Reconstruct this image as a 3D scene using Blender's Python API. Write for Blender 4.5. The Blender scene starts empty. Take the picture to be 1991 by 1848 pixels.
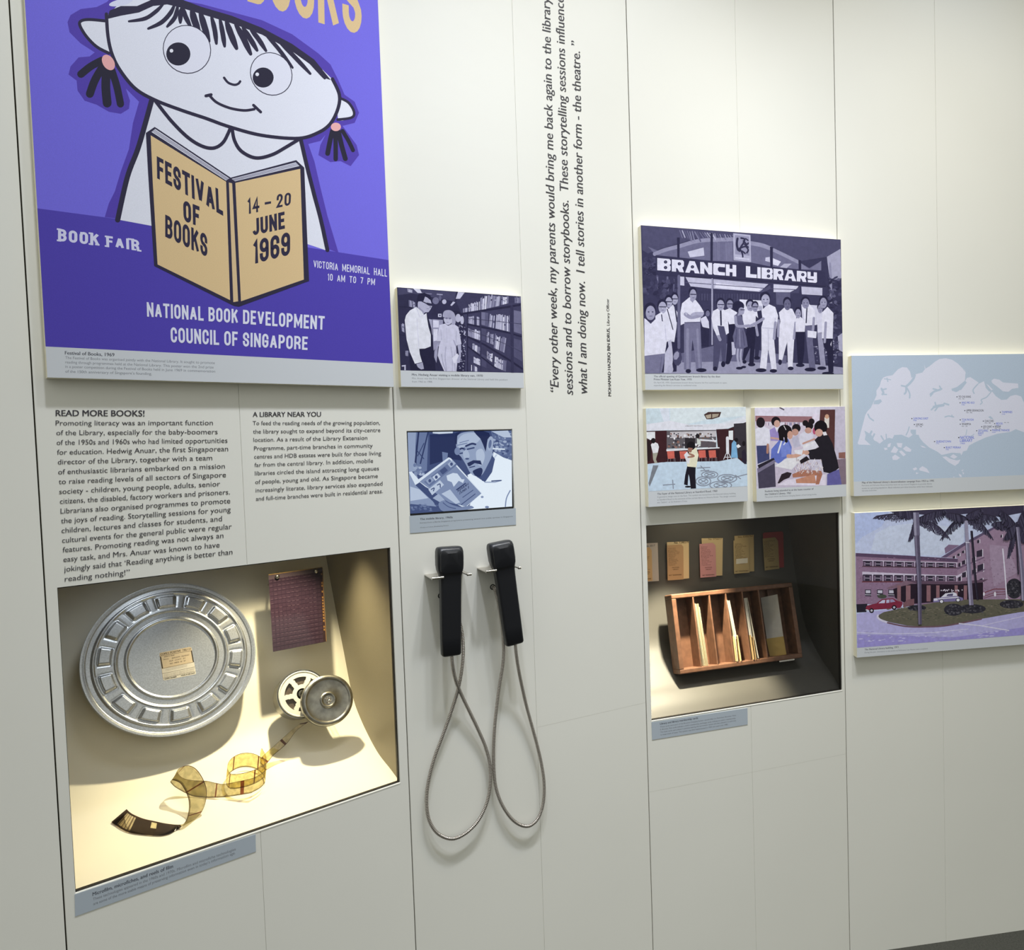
import bpy, bmesh, math, random
from mathutils import Matrix, Vector
from mathutils.geometry import tessellate_polygon

scn = bpy.context.scene
# ------------------------------------------------------------------ frames
# The exhibition wall is a concave row of flat panels, S wide, each turned about
# 11 degrees to the next.  Panel-local coordinates: u along the wall (m),
# h above the floor (m), d out of the wall towards the visitor (m).
S = 0.62
F, PX, PY, PITCH, ROLL, HC = 1464.1621, 1236.4186, 916.0427, 0.0400762, -0.0287893, 1.544807
TH0 = [0.7312729, 0.5188614, 0.3387236, 0.1605475]
OX0 = (-0.990678, 1.247735)
AMBIENT = 0.415
W_IMG, H_IMG = 1991, 1848
TH = {k: TH0[k] for k in range(4)}
TH[-1] = TH0[0] + 0.195
TH[4] = TH0[3] - 0.185
TH[5] = TH[4] - 0.185
ORG = {0: OX0}
for k in range(0, 5):
    ORG[k+1] = (ORG[k][0] + S*math.cos(TH[k]), ORG[k][1] + S*math.sin(TH[k]))
ORG[-1] = (ORG[0][0] - S*math.cos(TH[-1]), ORG[0][1] - S*math.sin(TH[-1]))

def world(k, u, h, d):
    c, s = math.cos(TH[k]), math.sin(TH[k])
    return Vector((ORG[k][0] + u*c + d*s, ORG[k][1] + u*s - d*c, h))

_cp, _sp, _cr, _sr = math.cos(PITCH), math.sin(PITCH), math.cos(ROLL), math.sin(ROLL)
def ray(x, y):
    a, b = (x-PX)/F, (y-PY)/F
    X, y1 = a*_cr + b*_sr, -a*_sr + b*_cr
    Y, Z = y1*_cp + _sp, -y1*_sp + _cp
    return X, Z, -Y
def lray(k, x, y):
    X, Z, U = ray(x, y)
    c, s = math.cos(TH[k]), math.sin(TH[k])
    ox, oy = -ORG[k][0], -ORG[k][1]
    return (ox*c + oy*s, HC, ox*s - oy*c), (X*c + Z*s, U, X*s - Z*c)
def at(k, x, y, d=0.0):
    a, b = lray(k, x, y)
    t = (d - a[2])/b[2]
    return (a[0]+t*b[0], a[1]+t*b[1], d)
def at_slope(k, x, y, d0, h0, sl):
    a, b = lray(k, x, y)
    t = (d0 - sl*(a[1]-h0) - a[2])/(b[2] + sl*b[1])
    return (a[0]+t*b[0], a[1]+t*b[1], a[2]+t*b[2])

# ------------------------------------------------------------------ camera
cam_d = bpy.data.cameras.new('camera')
cam = bpy.data.objects.new('camera', cam_d)
scn.collection.objects.link(cam)
scn.camera = cam
cam_d.sensor_fit = 'HORIZONTAL'
cam_d.sensor_width = 36.0
cam_d.lens = F*36.0/W_IMG
cam_d.shift_x = (W_IMG/2 - PX)/W_IMG
cam_d.shift_y = (PY - H_IMG/2)/W_IMG
cam_d.clip_start = 0.02
_r = Vector((_cr, _sp*_sr, _cp*_sr))
_xr = Vector((_cr, _sr*_sp, _sr*_cp))            # gradient of image x
_yr = Vector((_sr, -_cr*_sp, -_cr*_cp))          # gradient of image y (down)
_zr = Vector((0.0, _cp, -_sp))                   # viewing direction
m = Matrix.Identity(4)
for i in range(3):
    m[i][0], m[i][1], m[i][2] = _xr[i], -_yr[i], -_zr[i]
m[0][3], m[1][3], m[2][3] = 0, 0, HC
cam.matrix_world = m

# ------------------------------------------------------------------ world, lights, exposure
scn.view_settings.view_transform = 'Standard'
scn.view_settings.look = 'None'
scn.view_settings.exposure = 0.0
scn.view_settings.gamma = 1.0
wd = bpy.data.worlds.new('world')
scn.world = wd
wd.use_nodes = True
wd.node_tree.nodes['Background'].inputs[0].default_value = (0.985, 1.0, 0.92, 1)
wd.node_tree.nodes['Background'].inputs[1].default_value = AMBIENT
# the room: a pale lit ceiling overhead, darker walls and floor further down
_nt = wd.node_tree
_tc = _nt.nodes.new('ShaderNodeTexCoord'); _sx = _nt.nodes.new('ShaderNodeSeparateXYZ'); _mr = _nt.nodes.new('ShaderNodeMapRange')
_mr.inputs['From Min'].default_value = -0.15; _mr.inputs['From Max'].default_value = 0.55
_mr.inputs['To Min'].default_value = AMBIENT*0.35; _mr.inputs['To Max'].default_value = AMBIENT*1.75
_nt.links.new(_tc.outputs['Generated'], _sx.inputs[0]); _nt.links.new(_sx.outputs['Z'], _mr.inputs['Value'])
_nt.links.new(_mr.outputs['Result'], _nt.nodes['Background'].inputs[1])

def area(name, loc, target, size, power, col, sy=None):
    l = bpy.data.lights.new(name, 'AREA')
    l.energy = power; l.color = col; l.size = size
    if sy: l.shape = 'RECTANGLE'; l.size_y = sy
    o = bpy.data.objects.new(name, l); scn.collection.objects.link(o)
    o.location = loc
    o.rotation_euler = (Vector(target)-Vector(loc)).to_track_quat('-Z', 'Y').to_euler()
    return o
def spot(name, loc, target, power, col, angle, blend, radius):
    l = bpy.data.lights.new(name, 'SPOT')
    l.energy = power; l.color = col; l.spot_size = angle; l.spot_blend = blend; l.shadow_soft_size = radius
    o = bpy.data.objects.new(name, l); scn.collection.objects.link(o)
    o.location = loc
    o.rotation_euler = (Vector(target)-Vector(loc)).to_track_quat('-Z', 'Y').to_euler()
    return o
WARM, COOL = (1.0, 0.86, 0.55), (0.92, 0.97, 1.08)
# track spots high above the wall, aimed down it: cool ones with a few warm ones between
def lamp(nm, k, u, h, d, tk, tu, th, power, col, ang=1.12, rad=0.07):
    return spot(nm, world(k, u, h, d), world(tk, tu, th, 0), power, col, ang, 1.0, rad)
lamp('track_spot_cool', 0, 0.15, 3.9, 1.00, 0, 0.20, 1.30, 100, COOL)
lamp('track_spot_cool', 1, 0.30, 3.9, 1.00, 1, 0.40, 0.90, 92, COOL)
lamp('track_spot_cool', 2, 0.10, 3.9, 1.00, 2, 0.20, 0.85, 90, COOL)
lamp('track_spot_cool', 3, 0.30, 3.9, 1.00, 3, 0.30, 0.90, 102, COOL)
lamp('track_spot_warm', 1, 0.55, 3.7, 0.80, 1, 0.45, 1.00, 20, WARM)
lamp('track_spot_warm', 2, 0.60, 3.7, 0.80, 2, 0.55, 1.00, 25, WARM)
lamp('track_spot_warm', 3, 0.75, 3.7, 0.80, 3, 0.60, 1.00, 25, WARM)
# small spots hidden in the lamp boxes above the two display cases, plus one added fill
spot('case_spot', world(0, 0.485, 1.46, -0.20), world(0, 0.375, 0.82, -0.085), 30.0, (1.0, 0.87, 0.56), 1.50, 0.8, 0.012)
spot('added_case_fill', world(0, 0.18, 1.47, -0.12), world(0, 0.22, 0.85, -0.14), 1.2, (0.86, 0.94, 1.0), 2.0, 0.6, 0.06)  # added fill, no lamp there: lifts the shadows like cool room light through the glass
spot('case_spot', world(2, 0.168, 1.450, -0.060), world(2, 0.150, 0.85, -0.070), 75.0, (1.0, 0.90, 0.66), 0.98, 0.5, 0.012)
spot('case_card_spot', world(2, 0.30, 1.460, -0.12), world(2, 0.27, 1.16, -0.27), 1.5, (1.0, 0.88, 0.62), 1.5, 0.8, 0.012)

# ------------------------------------------------------------------ materials
def lin(c):
    return tuple((v/255/12.92 if v/255 <= 0.04045 else ((v/255+0.055)/1.055)**2.4) for v in c)
def mat(name, rgb, rough=0.5, metal=0.0, spec=0.5, noise=0.0, scale=40.0, bump=0.0, bscale=200.0, coat=0.0):
    M = bpy.data.materials.new(name); M.use_nodes = True
    nt = M.node_tree; b = nt.nodes['Principled BSDF']
    b.inputs['Roughness'].default_value = rough
    b.inputs['Metallic'].default_value = metal
    b.inputs['Specular IOR Level'].default_value = spec
    b.inputs['Coat Weight'].default_value = coat
    c = lin(rgb)
    b.inputs['Base Color'].default_value = (*c, 1)
    tc = nt.nodes.new('ShaderNodeTexCoord')
    if noise:
        n = nt.nodes.new('ShaderNodeTexNoise'); n.inputs['Scale'].default_value = scale
        n.inputs['Detail'].default_value = 4
        nt.links.new(tc.outputs['Object'], n.inputs['Vector'])
        r = nt.nodes.new('ShaderNodeMapRange')
        r.inputs['To Min'].default_value = 1-noise; r.inputs['To Max'].default_value = 1+noise
        r.inputs['From Min'].default_value = 0.3; r.inputs['From Max'].default_value = 0.7
        nt.links.new(n.outputs['Fac'], r.inputs['Value'])
        mx = nt.nodes.new('ShaderNodeVectorMath'); mx.operation = 'SCALE'
        mx.inputs[0].default_value = c
        nt.links.new(r.outputs['Result'], mx.inputs['Scale'])
        nt.links.new(mx.outputs['Vector'], b.inputs['Base Color'])
    if bump:
        n2 = nt.nodes.new('ShaderNodeTexNoise'); n2.inputs['Scale'].default_value = bscale
        nt.links.new(tc.outputs['Object'], n2.inputs['Vector'])
        bp = nt.nodes.new('ShaderNodeBump'); bp.inputs['Strength'].default_value = bump
        bp.inputs['Distance'].default_value = 0.001
        nt.links.new(n2.outputs['Fac'], bp.inputs['Height'])
        nt.links.new(bp.outputs['Normal'], b.inputs['Normal'])
    return M
def attr_mat(name, rough=0.45, spec=0.14, grain=0.06, gscale=900.0, emit=0.0, mottle=0.0):
    M = bpy.data.materials.new(name); M.use_nodes = True
    nt = M.node_tree; b = nt.nodes['Principled BSDF']
    a = nt.nodes.new('ShaderNodeAttribute'); a.attribute_name = 'Col'
    out = a.outputs['Color']
    if grain:
        tc = nt.nodes.new('ShaderNodeTexCoord')
        n = nt.nodes.new('ShaderNodeTexNoise'); n.inputs['Scale'].default_value = gscale
        nt.links.new(tc.outputs['Object'], n.inputs['Vector'])
        r = nt.nodes.new('ShaderNodeMapRange')
        r.inputs['From Min'].default_value = 0.3; r.inputs['From Max'].default_value = 0.7
        r.inputs['To Min'].default_value = 1-grain; r.inputs['To Max'].default_value = 1+grain
        nt.links.new(n.outputs['Fac'], r.inputs['Value'])
        mx = nt.nodes.new('ShaderNodeVectorMath'); mx.operation = 'SCALE'
        nt.links.new(out, mx.inputs[0]); nt.links.new(r.outputs['Result'], mx.inputs['Scale'])
        out = mx.outputs['Vector']
        if mottle:                               # uneven tone of an enlarged old photograph
            n2 = nt.nodes.new('ShaderNodeTexNoise'); n2.inputs['Scale'].default_value = 110; n2.inputs['Detail'].default_value = 5
            nt.links.new(tc.outputs['Object'], n2.inputs['Vector'])
            r2 = nt.nodes.new('ShaderNodeMapRange')
            r2.inputs['From Min'].default_value = 0.3; r2.inputs['From Max'].default_value = 0.7
            r2.inputs['To Min'].default_value = 1-mottle; r2.inputs['To Max'].default_value = 1+mottle*0.6
            nt.links.new(n2.outputs['Fac'], r2.inputs['Value'])
            m2 = nt.nodes.new('ShaderNodeVectorMath'); m2.operation = 'SCALE'
            nt.links.new(out, m2.inputs[0]); nt.links.new(r2.outputs['Result'], m2.inputs['Scale'])
            out = m2.outputs['Vector']
    if emit:
        b.inputs['Base Color'].default_value = (0.01, 0.01, 0.012, 1)
        nt.links.new(out, b.inputs['Emission Color']); b.inputs['Emission Strength'].default_value = emit
    else:
        nt.links.new(out, b.inputs['Base Color'])
    b.inputs['Roughness'].default_value = rough
    b.inputs['Specular IOR Level'].default_value = spec
    return M
def clear_mat(name, tint=(1, 1, 1), gloss=0.08, rough=0.02):
    M = bpy.data.materials.new(name); M.use_nodes = True
    nt = M.node_tree; nt.nodes.remove(nt.nodes['Principled BSDF'])
    o = nt.nodes['Material Output']
    t = nt.nodes.new('ShaderNodeBsdfTransparent'); t.inputs[0].default_value = (*tint, 1)
    g = nt.nodes.new('ShaderNodeBsdfGlossy'); g.inputs['Roughness'].default_value = rough
    fr = nt.nodes.new('ShaderNodeFresnel'); fr.inputs['IOR'].default_value = 1.45
    mu = nt.nodes.new('ShaderNodeMath'); mu.operation = 'MULTIPLY'; mu.inputs[1].default_value = gloss
    nt.links.new(fr.outputs[0], mu.inputs[0])
    mx = nt.nodes.new('ShaderNodeMixShader')
    nt.links.new(mu.outputs[0], mx.inputs[0]); nt.links.new(t.outputs[0], mx.inputs[1]); nt.links.new(g.outputs[0], mx.inputs[2])
    nt.links.new(mx.outputs[0], o.inputs[0])
    return M
def film_mat(name):
    # translucent celluloid: the colour attribute tints what is seen through it
    M = bpy.data.materials.new(name); M.use_nodes = True
    nt = M.node_tree; nt.nodes.remove(nt.nodes['Principled BSDF'])
    o = nt.nodes['Material Output']
    a = nt.nodes.new('ShaderNodeAttribute'); a.attribute_name = 'Col'
    tc = nt.nodes.new('ShaderNodeTexCoord')
    n = nt.nodes.new('ShaderNodeTexNoise'); n.inputs['Scale'].default_value = 130
    nt.links.new(tc.outputs['Object'], n.inputs['Vector'])
    r = nt.nodes.new('ShaderNodeMapRange')
    r.inputs['From Min'].default_value = 0.35; r.inputs['From Max'].default_value = 0.65
    r.inputs['To Min'].default_value = 0.82; r.inputs['To Max'].default_value = 1.08
    nt.links.new(n.outputs['Fac'], r.inputs['Value'])
    sc = nt.nodes.new('ShaderNodeVectorMath'); sc.operation = 'SCALE'
    nt.links.new(a.outputs['Color'], sc.inputs[0]); nt.links.new(r.outputs['Result'], sc.inputs['Scale'])
    t = nt.nodes.new('ShaderNodeBsdfTransparent'); nt.links.new(sc.outputs[0], t.inputs[0])
    df = nt.nodes.new('ShaderNodeBsdfTranslucent'); nt.links.new(sc.outputs[0], df.inputs[0])
    m1 = nt.nodes.new('ShaderNodeMixShader'); m1.inputs[0].default_value = 0.12
    nt.links.new(t.outputs[0], m1.inputs[1]); nt.links.new(df.outputs[0], m1.inputs[2])
    g = nt.nodes.new('ShaderNodeBsdfGlossy'); g.inputs['Roughness'].default_value = 0.12
    m2 = nt.nodes.new('ShaderNodeMixShader'); m2.inputs[0].default_value = 0.05
    nt.links.new(m1.outputs[0], m2.inputs[1]); nt.links.new(g.outputs[0], m2.inputs[2])
    nt.links.new(m2.outputs[0], o.inputs[0])
    return M

M_WALL = mat('painted_panel', (238, 237, 228), rough=0.42, spec=0.4, noise=0.012, scale=3.0)
M_GAP = mat('shadow_gap', (70, 66, 52), rough=0.9)
M_FLOOR = mat('dark_carpet', (66, 66, 60), rough=0.95, noise=0.25, scale=220, bump=0.5, bscale=300)
M_CEIL = mat('ceiling_paint', (235, 235, 232), rough=0.8)
M_BOARD = mat('foam_board_edge', (244, 238, 214), rough=0.6)
M_PRINT = attr_mat('printed_laminate')
M_PHOTO = attr_mat('photographic_print', grain=0.08, mottle=0.10)
M_STRIP = attr_mat('caption_laminate', grain=0.0)
M_VINYL = mat('vinyl_lettering', (62, 60, 66), rough=0.5)
M_SCREEN = attr_mat('lit_screen', rough=0.15, grain=0.03, gscale=1500, emit=1.0)
M_BLACK = mat('black_plastic', (22, 23, 28), rough=0.38, spec=0.5, bump=0.12, bscale=900)
M_BEZEL = mat('screen_bezel', (18, 18, 20), rough=0.4)
M_STEEL = mat('brushed_steel', (205, 200, 192), rough=0.25, metal=1.0)
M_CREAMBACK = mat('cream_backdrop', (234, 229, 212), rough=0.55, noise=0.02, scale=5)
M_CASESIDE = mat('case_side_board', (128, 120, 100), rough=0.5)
M_DARKBACK = mat('charcoal_backdrop', (84, 82, 77), rough=0.5, spec=0.5, noise=0.05, scale=9)
M_GLASS = clear_mat('case_glass', gloss=0.8)
M_TIN = mat('galvanised_tin', (206, 209, 213), rough=0.34, metal=1.0, noise=0.16, scale=420, bump=0.05, bscale=500)
M_TIN2 = mat('worn_tin', (165, 163, 155), rough=0.3, metal=1.0, noise=0.25, scale=60)
M_WHITEPL = mat('white_plastic', (240, 238, 228), rough=0.4)
M_DARKFILM = mat('wound_film', (92, 82, 74), rough=0.35, noise=0.2, scale=200)
M_FILM = film_mat('celluloid')
M_PEG = clear_mat('acrylic', (0.93, 0.95, 0.93), gloss=1.0)
M_WOOD = mat('stained_wood', (118, 84, 64), rough=0.42, noise=0.22, scale=60, bump=0.1, bscale=120)
M_PAPER = mat('paper_edge', (226, 214, 178), rough=0.8, noise=0.06, scale=90)

# ------------------------------------------------------------------ objects
FR = {}
def _link(o):
    scn.collection.objects.link(o)
def thing(name, label, cat, k, base, group=None):
    o = bpy.data.objects.new(name, None); _link(o)
    o.empty_display_size = 0.02
    o.location = world(k, *base); o.rotation_euler = (0, 0, TH[k])
    o['label'] = label; o['category'] = cat
    if group: o['group'] = group
    FR[o.name] = (k, base)
    return o
def mesh_obj(name, VF, mats, par=None, k=None, base=None, cols=None, smooth=False, mi=None, label=None, cat=None, group=None, kind=None, bevel=0.0, bseg=2, auto=None):
    V, Fc = VF
    if par is not None: k, base = FR[par.name]
    me = bpy.data.meshes.new(name)
    me.from_pydata([(u-base[0], -(d-base[2]), h-base[1]) for u, h, d in V], [], Fc)
    if not isinstance(mats, (list, tuple)): mats = [mats]
    for q in mats: me.materials.append(q)
    if mi:
        for p, i in zip(me.polygons, mi): p.material_index = i
    if cols:
        ca = me.color_attributes.new('Col', 'FLOAT_COLOR', 'CORNER')
        for p, c in zip(me.polygons, cols):
            for li in p.loop_indices: ca.data[li].color = (c[0], c[1], c[2], 1)
    if smooth:
        for p in me.polygons: p.use_smooth = True
    o = bpy.data.objects.new(name, me); _link(o)
    FR[o.name] = (k, base)
    if par is not None: o.parent = par
    else:
        o.location = world(k, *base); o.rotation_euler = (0, 0, TH[k])
    if label: o['label'] = label
    if cat: o['category'] = cat
    if group: o['group'] = group
    if kind: o['kind'] = kind
    if bevel:
        b = o.modifiers.new('bevel', 'BEVEL'); b.width = bevel; b.segments = bseg; b.limit_method = 'ANGLE'; b.angle_limit = math.radians(35)
    if auto:
        w = o.modifiers.new('edges', 'EDGE_SPLIT'); w.split_angle = math.radians(auto)
    return o
def merge(*parts):
    V, Fc = [], []
    for v, f in parts:
        n = len(V); V += list(v); Fc += [tuple(i+n for i in q) for q in f]
    return V, Fc
def hexa(c):   # eight corners: 4 back ccw then 4 front
    return list(c), [(3, 2, 1, 0), (4, 5, 6, 7), (0, 1, 5, 4), (1, 2, 6, 5), (2, 3, 7, 6), (3, 0, 4, 7)]
def box(u0, u1, h0, h1, d0, d1):
    return hexa([(u0, h0, d0), (u1, h0, d0), (u1, h1, d0), (u0, h1, d0), (u0, h0, d1), (u1, h0, d1), (u1, h1, d1), (u0, h1, d1)])
def xf(VF, fn):
    return [fn(*v) for v in VF[0]], VF[1]
def lathe(prof, n=64, cap0=False, cap1=False):
    # profile of (r, z) about the z axis, returned as (x, y, z)
    V, Fc = [], []
    for r, z in prof:
        for i in range(n):
            a = 2*math.pi*i/n
            V.append((r*math.cos(a), r*math.sin(a), z))
    for j in range(len(prof)-1):
        for i in range(n):
            i2 = (i+1) % n
            Fc.append((j*n+i, j*n+i2, (j+1)*n+i2, (j+1)*n+i))
    if cap0: Fc.append(tuple(range(n))[::-1])
    if cap1: Fc.append(tuple(range((len(prof)-1)*n, len(prof)*n)))
    return V, Fc
def catmull(P, n=10, closed=False):
    if len(P) < 3: return list(P)
    dim = len(P[0]); out = []
    N = len(P); rng = range(N) if closed else range(N-1)
    for i in rng:
        p1, p2 = P[i], P[(i+1) % N]
        p0 = P[i-1] if (i > 0 or closed) else p1
        p3 = P[(i+2) % N] if (i+2 < N or closed) else p2
        for j in range(n):
            t = j/n
            out.append(tuple(0.5*(2*p1[c] + (p2[c]-p0[c])*t + (2*p0[c]-5*p1[c]+4*p2[c]-p3[c])*t*t + (3*p1[c]-p0[c]-3*p2[c]+p3[c])*t**3) for c in range(dim)))
    if not closed: out.append(tuple(P[-1]))
    return out
def tube(path, radius, n=12, cap=True):
    # path of 3-vectors; radius number or list
    V, Fc = [], []
    P = [Vector(p) for p in path]
    up = Vector((0.3, 0.2, 0.93))
    for i, p in enumerate(P):
        t = (P[min(i+1, len(P)-1)] - P[max(i-1, 0)]).normalized()
        a = up - t*up.dot(t); a.normalize(); up = a
        b = t.cross(a)
        r = radius[i] if isinstance(radius, (list, tuple)) else radius
        for j in range(n):
            w = 2*math.pi*j/n
            q = p + a*(r*math.cos(w)) + b*(r*math.sin(w)); V.append(tuple(q))
    for i in range(len(P)-1):
        for j in range(n):
            j2 = (j+1) % n
            Fc.append((i*n+j, i*n+j2, (i+1)*n+j2, (i+1)*n+j))
    if cap:
        Fc.append(tuple(range(n))[::-1]); Fc.append(tuple(range((len(P)-1)*n, len(P)*n)))
    return V, Fc

# ------------------------------------------------------------------ lettering
_glyphs = {}
_tcv = bpy.data.curves.new('lettering_source', 'FONT')
_tob = bpy.data.objects.new('lettering_source', _tcv); _link(_tob)
_tcv.size = 1.0; _tcv.resolution_u = 3; _tcv.dimensions = '2D'; _tcv.fill_mode = 'FRONT'
def glyphs(txt, bold=0.0, space=1.0):
    key = (txt, bold, space)
    if key in _glyphs: return _glyphs[key]
    _tcv.body = txt; _tcv.offset = 0.0; _tcv.space_character = space
    dg = bpy.context.evaluated_depsgraph_get(); dg.update()
    ev = _tob.evaluated_get(dg); me = ev.to_mesh()
    V = [(v.co.x, v.co.y) for v in me.vertices]; Fc = [tuple(p.vertices) for p in me.polygons]
    ev.to_mesh_clear()
    if bold:                                     # heavier weight: copies shifted sideways
        n = len(V); V0, F0 = list(V), list(Fc)
        for j, dx in enumerate((bold, -bold)):
            V += [(x+dx, y) for x, y in V0]; Fc += [tuple(i+n*(j+1) for i in q) for q in F0]
    _glyphs[key] = (V, Fc)
    return V, Fc
_H = glyphs('H'); CAP = max(v[1] for v in _H[0])

def nums(s):
    if not isinstance(s, str): return list(s)
    a = [float(t) for t in s.replace(',', ' ').split()]
    return list(zip(a[::2], a[1::2]))
def clip(poly, quad):
    for i in range(len(quad)):
        ax, ay = quad[i]; bx, by = quad[(i+1) % len(quad)]
        def side(p): return (bx-ax)*(p[1]-ay) - (by-ay)*(p[0]-ax)
        out = []
        for j in range(len(poly)):
            p, q = poly[j-1], poly[j]
            sp, sq = side(p), side(q)
            if (sp >= 0) != (sq >= 0):
                t = sp/(sp-sq); out.append((p[0]+t*(q[0]-p[0]), p[1]+t*(q[1]-p[1])))
            if sq >= 0: out.append(q)
        poly = out
        if len(poly) < 3: return []
    return poly
STEP = 0.000011
def _arc(cx, cy, rx, ry, a0, a1, n=9):
    return [(cx+rx*math.cos(math.radians(a0+(a1-a0)*i/n)), cy+ry*math.sin(math.radians(a0+(a1-a0)*i/n))) for i in range(n+1)]
_O = (_arc(.5, .26, .5, .26, 180, 360) + _arc(.5, .74, .5, .26, 0, 180), True)
STROKES = {
 'O': (.36, [_O]), '0': (.34, [_O]), 'I': (.001, [([(0, 0), (0, 1)], False)]), '–': (.34, [([(0, .52), (1, .52)], False)]),
 'A': (.42, [([(0, 1.06), (.5, .02)], False), ([(.5, .02), (1, 1.06)], False), ([(.2, .72), (.8, .72)], False)]),
 'B': (.36, [([(0, 0), (.5, 0)] + _arc(.5, .235, .46, .235, -90, 90) + [(0, .47)], False), ([(.5, .47)] + _arc(.5, .735, .5, .265, -90, 90) + [(0, 1)], False), ([(0, 0), (0, 1)], False)]),
 'C': (.34, [([(1, .29)] + _arc(.5, .26, .5, .26, 0, -180) + _arc(.5, .74, .5, .26, 180, 0) + [(1, .71)], False)]),
 'D': (.36, [([(0, 0), (.5, 0)] + _arc(.5, .26, .5, .26, -90, 0) + _arc(.5, .74, .5, .26, 0, 90) + [(0, 1), (0, 0)], True)]),
 'E': (.28, [([(1, 0), (0, 0), (0, 1), (1, 1)], False), ([(0, .49), (.85, .49)], False)]),
 'F': (.28, [([(1, 0), (0, 0), (0, 1)], False), ([(0, .5), (.85, .5)], False)]),
 'G': (.34, [([(1, .28)] + _arc(.5, .26, .5, .26, 0, -180) + _arc(.5, .74, .5, .26, 180, 0) + [(1, .55), (.6, .55)], False)]),
 'H': (.36, [([(0, 0), (0, 1)], False), ([(1, 0), (1, 1)], False), ([(0, .5), (1, .5)], False)]),
 'J': (.30, [([(1, 0), (1, .74)] + _arc(.5, .74, .5, .26, 0, 170), False)]),
 'K': (.38, [([(0, 0), (0, 1)], False), ([(1, -.04), (.08, .58)], False), ([(.42, .36), (1.02, 1.04)], False)]),
 'L': (.28, [([(0, 0), (0, 1), (1, 1)], False)]),
 'M': (.52, [([(0, 1), (0, 0)], False), ([(0, 0), (.5, .8), (1, 0)], False), ([(1, 0), (1, 1)], False)]),
 'N': (.38, [([(0, 1), (0, 0)], False), ([(0, 0), (1, 1)], False), ([(1, 1), (1, 0)], False)]),
 'P': (.34, [([(0, 1), (0, 0), (.5, 0)] + _arc(.5, .27, .5, .27, -90, 90) + [(0, .54)], False)]),
 'R': (.36, [([(0, 1), (0, 0), (.5, 0)] + _arc(.5, .26, .5, .26, -90, 90) + [(0, .52)], False), ([(.5, .52), (.95, .7), (1, 1.04)], False)]),
 'S': (.34, [([(1, .275)] + _arc(.5, .25, .5, .25, 0, -180) + [(.03, .33), (.22, .445), (.78, .555), (.97, .67)] + _arc(.5, .75, .5, .25, 0, 180) + [(0, .725)], False)]),
 'T': (.36, [([(0, 0), (1, 0)], False), ([(.5, 0), (.5, 1)], False)]),
 'U': (.36, [([(0, 0)] + _arc(.5, .74, .5, .26, 180, 0) + [(1, 0)], False)]),
 'V': (.40, [([(0, -.06), (.5, .98)], False), ([(.5, .98), (1, -.06)], False)]),
 'Y': (.38, [([(0, -.04), (.5, .5), (1, -.04)], False), ([(.5, .5), (.5, 1)], False)]),
 '1': (.12, [([(0, .2), (1, 0), (1, 1)], False)]),
 '2': (.32, [([(0, .34)] + _arc(.5, .26, .5, .26, 180, 360) + [(.95, .4), (0, 1), (1, 1)], False)]),
 '4': (.36, [([(.75, 1), (.75, 0), (0, .7), (1.05, .7)], False)]),
 '6': (.34, [([(1, .245)] + _arc(.5, .22, .5, .22, 0, -180) + _arc(.5, .76, .5, .24, 180, 0) + _arc(.5, .70, .5, .22, 0, -170), False)]),
 '9': (.34, [([(0, .755)] + _arc(.5, .78, .5, .22, 180, 0) + _arc(.5, .24, .5, .24, 0, -180) + _arc(.5, .30, .5, .22, 180, 10), False)]),
 '7': (.32, [([(0, 0), (1, 0), (.35, 1)], False)]),
}
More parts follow.
